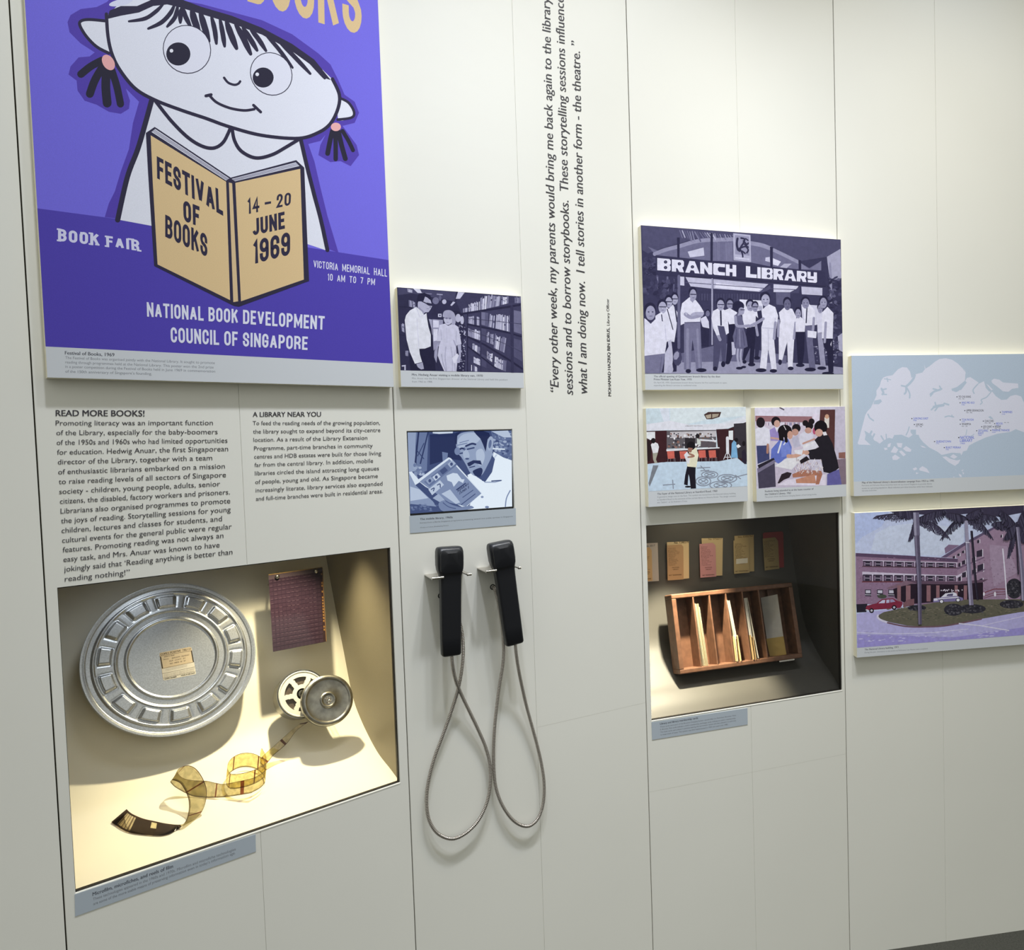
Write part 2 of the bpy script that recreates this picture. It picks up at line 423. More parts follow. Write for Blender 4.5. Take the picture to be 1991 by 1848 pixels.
class Art:
    """Flat artwork: polygons, strokes, ellipses and lettering on one printed plane."""
    def __init__(s, k, d, crop, quad=None, gain=0.80):
        s.k, s.d, s.gain = k, d, gain
        x0, y0, x1, y1, w, h = crop
        s.ox, s.oy, s.sx, s.sy = x0, y0, (x1-x0)/w, (y1-y0)/h
        s.quad = None; s.V, s.F, s.C, s.boxes = [], [], [], []
        if quad: s.quad = [s.px(*p) for p in nums(quad)]
    def px(s, x, y): return (s.ox + x*s.sx, s.oy + y*s.sy)
    def ink(s, c):
        v = [x/s.gain for x in lin(c)]; y = 0.3*v[0]+0.6*v[1]+0.1*v[2]
        v = [x*0.86+y*0.14 for x in v]; m_ = max(v)
        if m_ > 0.92: v = [x*0.92/m_ for x in v]
        return tuple(v)
    def raw(s, polys, col, noclip=False, subs=None):
        if subs is None: subs = [0]*len(polys)
        if s.quad and not noclip:
            polys = [clip(p, s.quad) for p in polys]
            subs = [b for b, p in zip(subs, polys) if p]; polys = [p for p in polys if p]
        if not polys: return
        xs = [p[0] for q in polys for p in q]; ys = [p[1] for q in polys for p in q]
        b = (min(xs), min(ys), max(xs), max(ys)); lay = 0
        for c in s.boxes:
            if c[4] >= lay and c[0] < b[2] and c[2] > b[0] and c[1] < b[3] and c[3] > b[1]: lay = c[4]+1
        s.boxes.append((*b, lay))
        d = s.d + lay*STEP; ik = s.ink(col)
        for q, sb in zip(polys, subs):
            n = len(s.V); s.V += [at(s.k, x, y, d + sb*STEP) for x, y in q]
            s.F.append(tuple(range(n, n+len(q)))[::-1] if _area(q) > 0 else tuple(range(n, n+len(q)))); s.C.append(ik)
    def tess(s, P):
        t = tessellate_polygon([[Vector((x, y, 0)) for x, y in P]])
        return [[P[i] for i in tri] for tri in t]
    def p(s, col, pts, sm=0):
        P = [s.px(*q) for q in nums(pts)]
        if sm: P = catmull(P, 6, True)
        if s.quad: P = clip(P, s.quad)
        if len(P) < 3: return
        s.raw(s.tess(P) if len(P) > 4 else [P], col, True)
    def e(s, col, cx, cy, rx, ry, rot=0, n=28):
        c, q = math.cos(math.radians(rot)), math.sin(math.radians(rot))
        P = [(cx + rx*math.cos(t)*c - ry*math.sin(t)*q, cy + rx*math.cos(t)*q + ry*math.sin(t)*c) for t in (2*math.pi*i/n for i in range(n))]
        s.raw([[s.px(*v) for v in P]], col)
    def s(s, col, w, pts, sm=1, closed=False, taper=False):
        P = nums(pts)
        if sm and len(P) > 2: P = catmull(P, 7, closed)
        if closed: P = P + [P[0]]
        L, R = [], []
        for i, p in enumerate(P):
            a, b = P[max(i-1, 0)], P[min(i+1, len(P)-1)]
            if closed and i in (0, len(P)-1): a, b = P[-2], P[1]
            dx, dy = b[0]-a[0], b[1]-a[1]; l = math.hypot(dx, dy) or 1
            ww = w/2
            if taper: ww *= 0.55 + 0.45*min(1, 2*min(i, len(P)-1-i)/max(1, len(P)-1)*1.6)
            L.append((p[0]-dy/l*ww, p[1]+dx/l*ww)); R.append((p[0]+dy/l*ww, p[1]-dx/l*ww))
        polys = [[s.px(*v) for v in (L[i], L[i+1], R[i+1], R[i])] for i in range(len(P)-1)]
        if not closed and w > 6:
            for q, e in ((P[0], P[1]), (P[-1], P[-2])):
                r = w/2*(0.55 if taper else 1); a = math.atan2(q[1]-e[1], q[0]-e[0])
                polys.append([s.px(q[0]+r*math.cos(a+t), q[1]+r*math.sin(a+t)) for t in (math.pi*(i/6-.5) for i in range(7))])
        s.raw(polys, col, subs=[.2*(i % 2) for i in range(len(polys))])
    def t(s, col, txt, p0, p1, cap, bold=0.0, shear=0.0, space=1.0, up=None):
        V, Fc = glyphs(txt, bold, space)
        if not V: return
        x0, x1 = min(v[0] for v in V), max(v[0] for v in V)
        if up is None: up = (0, -cap)
        T = []
        for x, y in V:
            f = (x-x0)/(x1-x0); g = y/CAP; 
            dx, dy = p1[0]-p0[0], p1[1]-p0[1]; l = math.hypot(dx, dy)
            sh = shear*g*cap/l
            T.append(s.px(p0[0] + dx*(f+sh) + up[0]*g, p0[1] + dy*(f+sh) + up[1]*g))
        nf = len(Fc)//3 if bold else len(Fc)
        s.raw([[T[i] for i in q] for q in Fc], col, subs=[.3*(j//nf) for j in range(len(Fc))])
    def tq(s, col, txt, quad, bold=0.0, space=1.0):
        V, Fc = glyphs(txt, bold, space); q = nums(quad)
        x0, x1 = min(v[0] for v in V), max(v[0] for v in V); y0, y1 = min(v[1] for v in V), max(v[1] for v in V)
        T = []
        for x, y in V:
            f = (x-x0)/(x1-x0); g = (y1-y)/(y1-y0)
            a = [q[0][i] + (q[1][i]-q[0][i])*f for i in (0, 1)]; b = [q[3][i] + (q[2][i]-q[3][i])*f for i in (0, 1)]
            T.append(s.px(a[0]+(b[0]-a[0])*g, a[1]+(b[1]-a[1])*g))
        nf = len(Fc)//3 if bold else len(Fc)
        s.raw([[T[i] for i in r] for r in Fc], col, subs=[.3*(j//nf) for j in range(len(Fc))])
    def st(s, col, txt, quad, wt=0.17, gap=0.15):
        """condensed poster capitals drawn as heavy strokes, fitted into a quad"""
        q = nums(quad); x = 0.0; paths = []; subs = []
        for ch in txt:
            if ch == ' ': x += 0.30; continue
            w, pp = STROKES[ch]
            for p, closed in pp: paths.append(([(x+wt/2+px_*w, wt/2+py_*(1-wt)) for px_, py_ in p], closed))
            x += w+wt+gap
        tot = x-gap; polys = []
        def mp(v):
            f, g = v[0]/tot, v[1]
            a = [q[0][i]+(q[1][i]-q[0][i])*f for i in (0, 1)]; b = [q[3][i]+(q[2][i]-q[3][i])*f for i in (0, 1)]
            return s.px(a[0]+(b[0]-a[0])*g, a[1]+(b[1]-a[1])*g)
        sub = 0.0
        for P, closed in paths:
            P = [p for i, p in enumerate(P) if i == 0 or math.dist(p, P[i-1]) > 1e-6]
            if closed and math.dist(P[0], P[-1]) < 1e-6: P = P[:-1]
            n = len(P); L, R = [], []
            if not closed:
                for e_, i_ in ((0, 1), (-1, -2)):
                    dx, dy = P[e_][0]-P[i_][0], P[e_][1]-P[i_][1]; l = math.hypot(dx, dy) or 1
                    if abs(dx/l) < 0.05 or abs(dy/l) < 0.05: P[e_] = (P[e_][0]+dx/l*wt*.5, P[e_][1]+dy/l*wt*.5)
            for i in range(n):
                a = P[i-1] if (i or closed) else P[i]; b = P[(i+1) % n] if (i < n-1 or closed) else P[i]
                def nrm(u, v):
                    dx, dy = v[0]-u[0], v[1]-u[1]; l = math.hypot(dx, dy); return (-dy/l, dx/l) if l > 1e-9 else None
                n1, n2 = nrm(a, P[i]), nrm(P[i], b); n1 = n1 or n2; n2 = n2 or n1
                mx, my = n1[0]+n2[0], n1[1]+n2[1]; l = math.hypot(mx, my) or 1; mx, my = mx/l, my/l
                k_ = min(1.9, 1/max(0.3, mx*n1[0]+my*n1[1]))*wt/2
                L.append((P[i][0]+mx*k_, P[i][1]+my*k_)); R.append((P[i][0]-mx*k_, P[i][1]-my*k_))
            for i in range(n if closed else n-1):
                j = (i+1) % n; polys.append([mp(v) for v in (L[i], L[j], R[j], R[i])]); subs.append(sub + .15*(i % 2))
            sub = (sub + .3) % .9
        s.raw(polys, col, subs=subs)
    def obj(s, name, par, m, **kw):
        return mesh_obj(name, (s.V, s.F), m, par, cols=s.C, **kw)
def _area(q):
    return sum(q[i-1][0]*q[i][1] - q[i][0]*q[i-1][1] for i in range(len(q)))
# ================================================================== the room
TOP = 3.0
M_HAIR = mat('filled_joint', (206, 204, 192), rough=0.5)
CASE0 = (0.0163, 0.5994, 0.7992, 1.3258)      # opening u0, u1, h0, h1
CASE2 = (0.0141, 0.6095, 0.7991, 1.3209)
SCR = None
def facet(name, k, holes=(), hair=(), u0=0.0, u1=S, ends=(0.0010, 0.0010)):
    V, Fc, MI = [], [], []
    T, CH = 0.012, 0.0007
    def q(a, b, c, e, mi=0):
        n = len(V); V.extend([a, b, c, e]); Fc.append((n, n+1, n+2, n+3)); MI.append(mi)
    mid = (u0+u1)/2
    for (a, b) in ((u0+ends[0], mid-0.0002), (mid+0.0002, u1-ends[1])):
        ub = sorted({a+CH, b-CH} | {x for h in holes for x in h[:2] if a+CH < x < b-CH})
        hb = sorted({0.0, TOP} | {x for h in holes for x in h[2:]})
        for i in range(len(ub)-1):
            for j in range(len(hb)-1):
                cu, ch = (ub[i]+ub[i+1])/2, (hb[j]+hb[j+1])/2
                if any(h[0] < cu < h[1] and h[2] < ch < h[3] for h in holes): continue
                q((ub[i], hb[j], 0), (ub[i+1], hb[j], 0), (ub[i+1], hb[j+1], 0), (ub[i], hb[j+1], 0))
        for x, xi in ((a, a+CH), (b, b-CH)):
            segs = [(0.0, TOP)]
            for h in holes:
                if h[0] < x < h[1]: segs = [(0.0, h[2]), (h[3], TOP)]
            for s0, s1 in segs:
                q((xi, s0, 0), (xi, s1, 0), (x, s1, -CH*.7), (x, s0, -CH*.7))
                q((x, s0, -CH*.7), (x, s1, -CH*.7), (x, s1, -T), (x, s0, -T))
    for h in holes:                              # thickness of the board round the opening
        r = [(h[0], h[2]), (h[1], h[2]), (h[1], h[3]), (h[0], h[3])]
        for i in range(4):
            a, b = r[i-1], r[i]
            q((a[0], a[1], 0), (b[0], b[1], 0), (b[0], b[1], -T), (a[0], a[1], -T))
    # dark batten behind the joints
    ubk = sorted({u0-0.004, u1+0.004} | {x for h in holes for x in h[:2]})
    hbk = sorted({0.0, TOP} | {x for h in holes for x in h[2:]})
    for i in range(len(ubk)-1):
        for j in range(len(hbk)-1):
            cu, ch = (ubk[i]+ubk[i+1])/2, (hbk[j]+hbk[j+1])/2
            if any(h[0] < cu < h[1] and h[2] < ch < h[3] for h in holes): continue
            q((ubk[i], hbk[j], -T), (ubk[i+1], hbk[j], -T), (ubk[i+1], hbk[j+1], -T), (ubk[i], hbk[j+1], -T), 1)
    for a, b, h in hair:                         # hairline joints
        q((a, h-0.00025, 0.0001), (b, h-0.00025, 0.0001), (b, h+0.00025, 0.0001), (a, h+0.00025, 0.0001), 2)
    o = mesh_obj(name, (V, Fc), [M_WALL, M_GAP, M_HAIR], None, k, (0, 0, 0), mi=MI)
    o['kind'] = 'structure'
    return o
facet('wall_far_left', -1)
facet('wall_left', 0, holes=[CASE0])
SCREEN = (0.0262, 0.2735, 1.3895, 1.5815)
facet('wall_center', 1, holes=[SCREEN], hair=[(0.312, S-0.002, at(1, 1040, 1416)[1])])
facet('wall_right', 2, holes=[CASE2], hair=[(0.002, S-0.002, at(2, 1460, 1502.5)[1])])
facet('wall_far_right', 3)
facet('wall_end_right', 4)
def plane_obj(name, h, m, up):
    V = [(-4, -3, h), (5, -3, h), (5, 4, h), (-4, 4, h)]
    me = bpy.data.meshes.new(name); me.from_pydata(V, [], [(0, 1, 2, 3) if up else (3, 2, 1, 0)]); me.materials.append(m)
    o = bpy.data.objects.new(name, me); _link(o); o['kind'] = 'structure'
    return o
plane_obj('floor', 0.0, M_FLOOR, True)

# ================================================================== graphic boards
BT = 0.0217
GREY = (190, 194, 199)
SHADE = (96, 100, 110)
def board(name, label, cat, k, quad, band, crop, group=None, extra_right=None, extra_top=None, frame=False):
    """A thick foam board on the wall.  quad: TL TR BR BL of its front face, band: left/right y of the caption strip."""
    A = Art(k, BT+0.0003, crop)
    P = [at(k, *A.px(*p), BT) for p in quad]
    u0, u1 = (P[0][0]+P[3][0])/2, (P[1][0]+P[2][0])/2
    h1, h0 = (P[0][1]+P[1][1])/2, (P[2][1]+P[3][1])/2
    if extra_right is not None: u1 = extra_right
    if extra_top is not None: h1 = extra_top
    t = thing(name, label, cat, k, (u0, h0, 0.0), group)
    mesh_obj('backing_board', box(u0, u1, h0, h1, 0.0, BT), M_BOARD, t, bevel=0.0006)
    hb = (at(k, *A.px(*band[0]), BT)[1] + at(k, *A.px(*band[1]), BT)[1])/2
    def inv(u, h):                               # panel point -> crop coordinates
        w = world(k, u, h, BT) - Vector((0, 0, HC))
        z = w.dot(_zr); return ((PX + F*w.dot(_xr)/z - A.ox)/A.sx, (PY + F*w.dot(_yr)/z - A.oy)/A.sy)
    e = 0.0004
    pq = [inv(u0+e, h1-e), inv(u1-e, h1-e), inv(u1-e, hb), inv(u0+e, hb)]
    cq = [inv(u0+e, hb), inv(u1-e, hb), inv(u1-e, h0+e), inv(u0+e, h0+e)]
    A.quad = [A.px(*p) for p in pq]
    Cp = Art(k, BT+0.0003, crop); Cp.quad = [Cp.px(*p) for p in cq]
    Cp.p(GREY, cq)
    return t, A, Cp, pq
def finish(t, A, Cp, m=None):
    A.obj('printed_picture', t, m or M_PHOTO); Cp.obj('caption_strip', t, M_STRIP)
CAPT = (118, 122, 130); CAPB = (70, 72, 82)

W = (238, 238, 252)
def grey(v):      # blue-violet toned monochrome print
    f = v/255.0
    return (20+(236-20)*f**1.06, 18+(234-18)*f**1.06, 40+(252-40)*f**0.90)

# ------------------------------------------------------------------ the big poster
c1 = (0, 0, 780, 420, 1991, 1072)
def z2(s): return [(x, y+380/0.391763) for x, y in nums(s)]
k780 = 1991/780
t, A, Cp, q = board('poster_board', 'huge violet book festival poster of a cartoon girl reading a tan book', 'poster', 0,
    [(47*k780, 0), (740.5*k780, 0), (760.5*k780, 751*k780), (92.5*k780, 737*k780)], [(90*k780, 675*k780), (756.5*k780, 706*k780)], c1, extra_top=2.62)
LIL, DRK, HALO, INKC, CRE, TAN, PNK = (107, 98, 216), (74, 60, 170), (78, 58, 168), (46, 42, 66), (238, 240, 255), (206, 176, 124), (222, 158, 158)
A.p(LIL, q)
A.p(DRK, z2('100 58 190 65 700 133 1250 215 1920 320 2100 345 2100 1000 100 1000'))
A.st(TAN, 'BOOKS', '1215,-330 1792,-150 1796,176 1228,6', 0.17, 0.10)
A.p(HALO, '650 -60 560 -20 530 10 480 35 400 45 350 75 335 110 345 160 400 215 470 260 445 280 390 285 350 330 340 370 380 400 385 450 420 500 480 520 540 555 600 565 640 540 645 500 625 440 690 505 660 610 640 740 600 850 570 950 540 1010 520 1078 800 1110 1500 1190 1680 1255 1625 1072 1590 930 1560 800 1530 715 1590 700 1615 670 1590 720 1580 770 1640 805 1690 800 1740 825 1782 770 1770 720 1700 625 1760 610 1782 560 1760 505 1710 470 1680 400 1640 320 1580 265 1450 170 1300 100 1150 60 1000 20 800 -15')
# body
A.p(CRE, '760 495 730 610 690 740 640 880 595 1092 745 1120 1520 1210 1625 1245 1590 1080 1555 960 1520 820 1490 680 1100 560')
A.s(INKC, 26, '752 500 722 610 684 740 632 880 584 1092')
A.s(INKC, 20, [(1492, 690), (1522, 820), (1560, 970), (1592, 1090)] + z2('1625 272'))
# ears and pigtails
A.p(CRE, '400 108 440 100 520 106 540 190 545 262 480 230 430 180 402 130')
A.s(INKC, 15, '525 104 440 97 400 106 398 130 430 182 480 232 540 264')
A.p(CRE, '1686 486 1730 512 1757 556 1745 582 1680 594', 1)
A.s(INKC, 13, '1686 486 1730 510 1757 556 1744 584 1676 594')
for w, pt in ((38, '505 300 450 330 402 368'), (40, '510 330 470 400 446 466'), (44, '528 350 525 430 532 512'), (36, '555 350 580 430 598 516')):
    A.s((40, 38, 56), w, pt)
for w, pt in ((24, '1650 650 1638 700 1626 762'), (22, '1664 655 1666 720 1666 790'), (24, '1680 655 1695 720 1714 788'), (20, '1700 650 1730 700 1752 746')):
    A.s((40, 38, 56), w, pt)
# head
head = '530 80 536 180 556 265 595 345 670 435 770 495 900 545 1020 585 1140 628 1300 670 1480 684 1580 655 1640 610 1675 540 1684 470 1648 392 1560 306 1450 228 1300 148 1150 88 1000 44 820 -8 650 -14 590 20'
A.p(CRE, head)
A.s(INKC, 17, '528 70 536 180 556 268 597 350 672 440 770 497 900 547 1020 587 1140 630 1300 672 1480 687 1580 658 1640 613 1677 540 1684 470 1650 392')
A.p(INKC, '530 95 545 52 600 30 680 30 740 4 780 -20 900 -4 1000 34 1150 78 1300 138 1450 218 1560 296 1642 398 1612 388 1540 320 1440 248 1300 172 1150 116 1000 70 890 36 830 22 760 30 690 62 600 78')
for w, pt in ((20, '640 106 720 92 775 56 810 20'), (22, '736 142 800 112 845 66 866 24'), (22, '830 132 868 86 882 30'), (24, '895 112 896 70 905 34'), (24, '945 130 920 80 908 40'), (34, '988 160 965 100 952 50'), (32, '1036 204 1014 130 994 62'), (24, '1074 216 1066 150 1050 84'), (24, '1115 230 1106 170 1092 96'), (32, '1174 240 1146 170 1124 108'), (30, '1244 268 1208 190 1170 122'), (26, '1276 250 1240 190 1206 138'), (24, '1320 252 1280 190 1246 150'), (20, '1452 336 1380 240 1316 168'), (22, '1540 366 1456 276 1376 196'), (24, '1612 388 1536 300 1430 216')):
    A.s(INKC, w, pt, taper=True)
A.e((200, 202, 226), 600, 12, 60, 16, -12)
# eyes, nose, mouth
for cx, cy, rx, ry, px_, py_, pr in ((928, 245, 108, 122, 885, 268, 60), (1346, 367, 92, 110, 1306, 385, 52)):
    A.e(INKC, cx, cy, rx+10, ry+1, -38); A.e((232, 233, 250), cx, cy, rx+6, ry-3, -38)
    A.e((40, 38, 58), px_, py_, pr, pr*.96); A.e((238, 238, 250), px_-34*pr/60, py_-16, 9, 9)
A.s(INKC, 12, '1112 386 1132 410 1162 421 1182 416 1192 404')
A.s(INKC, 13, '1040 474 1075 508 1140 536 1210 548 1262 542'); A.s(INKC, 15, '1022 476 1048 470'); A.s(INKC, 14, '1258 522 1294 556')
A.e(PNK, 538, 310, 28, 42, -32); A.e(PNK, 1667, 630, 25, 21)
# collar
A.s(INKC, 17, '772 502 850 600 930 680 1000 724 1060 735 1108 706 1142 640'); A.s(INKC, 17, '1152 640 1165 700 1200 752 1270 784 1350 768 1420 730 1486 690')
# the book she holds
bk = nums('724 660 768 630 1145 882 1470 795 1510 832') + z2('1534 425 1185 553 1160 548 765 350') + nums('735 860')
A.p(INKC, bk)
A.p(TAN, nums('748 672 1122 902') + z2('1142 520 782 343') + nums('758 900'))
A.p(TAN, nums('1168 908 1490 838') + z2('1508 418 1196 526'))
A.p((200, 172, 126), nums('1136 906 1152 910') + z2('1182 526 1158 530'))
A.p(CRE, '752 655 770 640 1138 886 1122 896'); A.p(CRE, '1150 888 1468 806 1486 824 1166 900')
for i in range(1, 4):
    f = i/4
    A.s((120, 116, 140), 3, [(752+18*f, 655-15*f), (1122+16*f, 896-10*f)], 0); A.s((120, 116, 140), 3, [(1166-16*f, 900-12*f), (1486-18*f, 824-18*f)], 0)
A.st(INKC, 'FESTIVAL', '778 775 1102 948 1108 1072 780 885', 0.19, 0.10)
A.st(INKC, 'OF', z2('908 22 990 56 990 155 912 128'), 0.20, 0.12)
A.st(INKC, 'BOOKS', z2('820 95 1028 195 1030 308 820 205'), 0.18, 0.10)
A.st(INKC, '14 – 20', '1226 985 1445 955 1442 1018 1228 1064', 0.165, 0.14)
A.st(INKC, 'JUNE', z2('1252 118 1412 80 1414 165 1254 200'), 0.20, 0.10)
A.st(INKC, '1969', z2('1254 225 1440 180 1440 295 1256 342'), 0.175, 0.10)
# slab-serif BOOK FAIR
SB = (206, 206, 236)
A.st(SB, 'BOOK', z2('288 165 492 192 492 250 288 226'), 0.20, 0.14)
A.st(SB, 'FAIR', z2('526 200 690 222 692 276 528 252'), 0.20, 0.16)
for x, y in ((288, 166), (288, 222), (404, 184), (446, 186), (446, 240), (478, 242), (526, 202), (526, 250), (660, 266), (686, 272), (640, 215), (650, 216)):
    A.p(SB, z2([(x-6, y-3), (x+16, y), (x+16, y+8), (x-6, y+5)]))
A.st((226, 226, 246), 'VICTORIA  MEMORIAL  HALL', z2('1556 322 1921 368 1921 404 1556 358'), 0.13, 0.13)
A.st((226, 226, 246), '10  AM  TO  7  PM', z2('1626 388 1862 414 1860 446 1626 422'), 0.13, 0.15)
A.st((222, 224, 244), 'NATIONAL BOOK DEVELOPMENT', z2('728 530 1612 600 1610 668 730 602'), 0.17, 0.11)
A.st((222, 224, 244), 'COUNCIL OF SINGAPORE', z2('846 654 1528 702 1526 768 848 730'), 0.165, 0.11)
def z2p(x, y): return (x, y+380/0.391763)
Cp.t(CAPB, 'Festival of Books, 1969', z2p(322, 790), z2p(568, 800), 17, 0.02)
for i, (tx, x1, y0, y1) in enumerate((('The Festival of Books was organised jointly with the National Library. It sought to promote', 1066, 812, 838), ('reading through programmes held at the National Library. This poster won the 2nd prize', 1060, 834, 860), ('in a poster competition during the Festival of Books held in June 1969 in commemoration', 1068, 856, 880), ('of the 150th anniversary of Singapore’s founding.', 754, 880, 892))):
    Cp.t(CAPT, tx, z2p(324, y0), z2p(x1, y1), 13)
finish(t, A, Cp, M_PRINT)
rnd = random.Random(7)
def books(A, q, n, lo=90, hi=240, gaps=0.05, vary=0.2):
    """n book spines in the quad TL TR BR BL of a shelf row"""
    (ax, ay), (bx, by), (cx, cy), (dx, dy) = q
    x = 0.0; ws = [rnd.uniform(.5, 1.5) for _ in range(n)]; sw = sum(ws)
    for w in ws:
        f0, f1 = x/sw, (x+w*0.9)/sw; x += w
        if rnd.random() < gaps: continue
        g = rnd.uniform(lo, hi); tp = rnd.uniform(0, vary)
        def pt(f, t):
            X0, Y0 = ax+(bx-ax)*f, ay+(by-ay)*f; X1, Y1 = dx+(cx-dx)*f, dy+(cy-dy)*f
            return (X0+(X1-X0)*t, Y0+(Y1-Y0)*t)
        A.p(grey(g), [pt(f0, tp), pt(f1, tp), pt(f1, 1), pt(f0, 1)])
        if rnd.random() < .5:
            t0 = rnd.uniform(.3, .6); A.p(grey(rnd.uniform(40, 200)), [pt(f0, t0), pt(f1, t0), pt(f1, t0+.12), pt(f0, t0+.12)])

# ------------------------------------------------------------------ mobile library visit (panel 1, upper)
t, A, Cp, q = board('photo_board', 'monochrome photo board of people beside bookshelves in a mobile library', 'photo board', 1,
    [(97, 130), (1803, 258), (1838, 1528), (125, 1513)], [(135, 1283), (1830, 1318)], (760, 540, 1040, 770, 1991, 1635))
A.p(grey(34), q)
A.p(grey(60), '97 130 700 170 900 200 880 330 620 280 300 220 100 240')
A.p(grey(48), '1000 200 1803 258 1803 330 1300 420 980 500 900 330')
for r in ('245 300 335 330 340 420 250 400', '230 150 300 160 300 210 235 200'):
    books(A, nums(r), 7, 110, 220)
books(A, nums('140 620 185 640 190 760 150 740'), 4, 70, 180); books(A, nums('200 1000 260 1010 250 1090 200 1080'), 3, 60, 170)
A.s(grey(25), 12, '110 400 250 410 350 440', 0); A.s(grey(25), 12, '120 790 200 800', 0)
A.p(grey(225), '305 148 400 158 430 214 370 212'); A.p(grey(205), '930 196 1020 206 956 292 896 294'); A.p(grey(195), '860 330 890 342 842 392 820 382')
A.s(grey(120), 14, '430 214 560 226', 0); A.s(grey(150), 16, '640 230 710 236', 0)
A.e(grey(110), 620, 320, 45, 48); A.e(grey(190), 738, 334, 30, 32); A.e(grey(90), 680, 280, 18, 40)
# shelves on the right
A.p(grey(52), '960 470 1803 330 1830 1318 1000 1310')
for r, n in (('1075 360 1230 310 1228 450 1080 480', 12), ('1240 270 1335 235 1318 440 1236 450', 5), ('1345 228 1520 245 1500 390 1320 430', 9), ('1530 245 1650 255 1650 350 1520 380', 6), ('1710 256 1800 266 1796 350 1712 352', 5), ('985 430 1070 410 1066 490 990 492', 7),
             ('1060 540 1240 520 1240 670 1064 630', 13), ('1370 500 1640 510 1640 750 1350 680', 17), ('1060 690 1240 730 1240 870 1064 810', 8), ('1330 740 1420 780 1420 930 1320 890', 6), ('1440 770 1600 830 1570 1040 1420 970', 10),
             ('1130 900 1240 960 1230 1060 1130 990', 8), ('1330 1010 1410 1050 1400 1170 1330 1120', 6), ('1440 1080 1600 1150 1590 1300 1430 1230', 8), ('1130 1080 1240 1130 1240 1220 1130 1170', 6), ('1110 1190 1200 1240 1200 1300 1110 1290', 5)):
    books(A, nums(r), n, 95, 245, 0.1, 0.18)
A.p(grey(88), '1250 470 1345 490 1345 680 1250 650'); A.p(grey(105), '1700 450 1800 470 1806 780 1700 750'); A.p(grey(70), '1250 700 1320 720 1310 880 1250 860'); A.p(grey(74), '1700 840 1806 870 1815 1160 1700 1090'); A.p(grey(66), '1250 1050 1320 1090 1320 1250 1250 1220')
A.p(grey(112), '1250 480 1300 486 1300 660 1250 650')
for w, pt in ((26, '985 500 1250 458 1640 400 1803 372'), (22, '1060 645 1350 700 1640 765 1806 815'), (24, '1070 820 1300 930 1640 1140 1815 1260'), (18, '1060 950 1320 1150 1450 1250'), (14, '1060 480 1060 1300')):
    A.s(grey(26), w, pt, 0)
for w, pt in ((40, '1672 400 1680 1316'), (16, '1242 470 1244 1300')):
    A.s(grey(42), w, pt, 0)
for pt in ('1060 560 1803 640', '1070 720 1320 810 1640 940 1812 1030'):
    A.s(grey(60), 6, pt, 0)
# woman at the back with patterned dress
A.p(grey(24), '840 480 890 455 960 480 1010 540 1015 640 960 640 900 560', 1); A.e(grey(185), 930, 560, 38, 58); A.e(grey(190), 985, 590, 24, 60)
A.p(grey(30), '930 650 1010 640 1050 700 1040 830 990 850 1010 960 1030 1100 1020 1300 920 1300')
for i in range(60): A.e(grey(rnd.uniform(110, 210)), rnd.uniform(945, 1030), rnd.uniform(660, 1290), rnd.uniform(5, 12), rnd.uniform(5, 12), 0, 7)
# posters behind
A.p(grey(150), '575 575 720 585 715 900 590 1010 578 780'); A.p(grey(215), '582 590 665 596 662 690 584 690'); A.p(grey(225), '586 710 650 712 640 870 590 880'); A.p(grey(170), '500 570 570 580 575 800 545 700')
A.p(grey(210), '652 500 700 500 700 545 652 545'); A.e(grey(60), 678, 523, 12, 12)
# man
A.p(grey(20), '500 500 520 560 560 700 620 1290 270 1290 250 1050 400 980')
A.p(grey(182), '372 330 440 250 540 290 572 390 548 440 520 478 470 480 450 510 372 430', 0); A.p(grey(150), '380 400 460 470 455 515 380 440')
A.p(grey(20), '358 300 378 232 460 208 545 246 572 330 545 310 475 255 452 322 415 330 380 330 365 370', 0)
A.s(grey(26), 14, '430 328 500 362', 0); A.p(grey(30), '495 345 575 362 572 392 525 388 495 372'); A.s(grey(110), 6, '495 430 530 432'); A.e(grey(120), 545, 408, 8, 16)
A.p(W, '192 590 210 520 262 455 350 405 430 470 455 515 492 490 500 560 520 680 552 790 552 950 470 982 392 985 400 1060 432 1168 332 1192 262 1030 216 850')
A.s(grey(205), 6, '360 560 372 760 388 960'); A.s(grey(200), 7, '350 405 400 545 455 515', 0)
A.p(grey(168), '352 1196 440 1172 458 1262 418 1270 372 1240')
# woman in pale dress
A.p(grey(160), '602 1020 660 870 640 1100 630 1180 598 1100'); A.p(grey(168), '915 910 972 910 968 1090 950 1180 900 1180 940 1060')
A.p(grey(205), '672 655 750 635 790 668 860 632 932 682 976 915 912 935 902 960 905 1010 918 1180 905 1300 740 1300 690 1190 648 1080 665 940 690 880 632 880')
for w, pt, g in ((14, '760 960 750 1100 770 1290', 175), (12, '830 960 850 1100 850 1290', 182), (10, '700 1060 720 1180 760 1290', 160), (12, '890 1000 880 1150 890 1290', 180), (10, '690 720 700 860', 180), (10, '905 740 900 900', 178), (8, '770 690 778 900', 190), (14, '870 870 900 950', 160)):
    A.s(grey(g), w, pt)
A.p(grey(165), '716 530 740 462 820 452 880 500 896 600 880 652 840 640 834 560 744 552', 1); A.p(grey(195), '735 560 830 560 842 620 790 656 746 622', 1)
A.s(grey(80), 6, '742 562 790 560 832 566', 0); A.e(grey(120), 770, 562, 18, 12); A.e(grey(120), 815, 566, 16, 12); A.s(grey(110), 6, '770 618 800 618', 0)
A.p(grey(238), '846 1110 920 1048 938 1080 890 1190 862 1170'); A.p(grey(190), '150 1212 206 1206 206 1280 186 1280 186 1230 150 1232')
Cp.t(CAPB, 'Mrs. Hedwig Anuar visiting a mobile library van, 1970', (290, 1356), (1270, 1372), 30, 0.015)
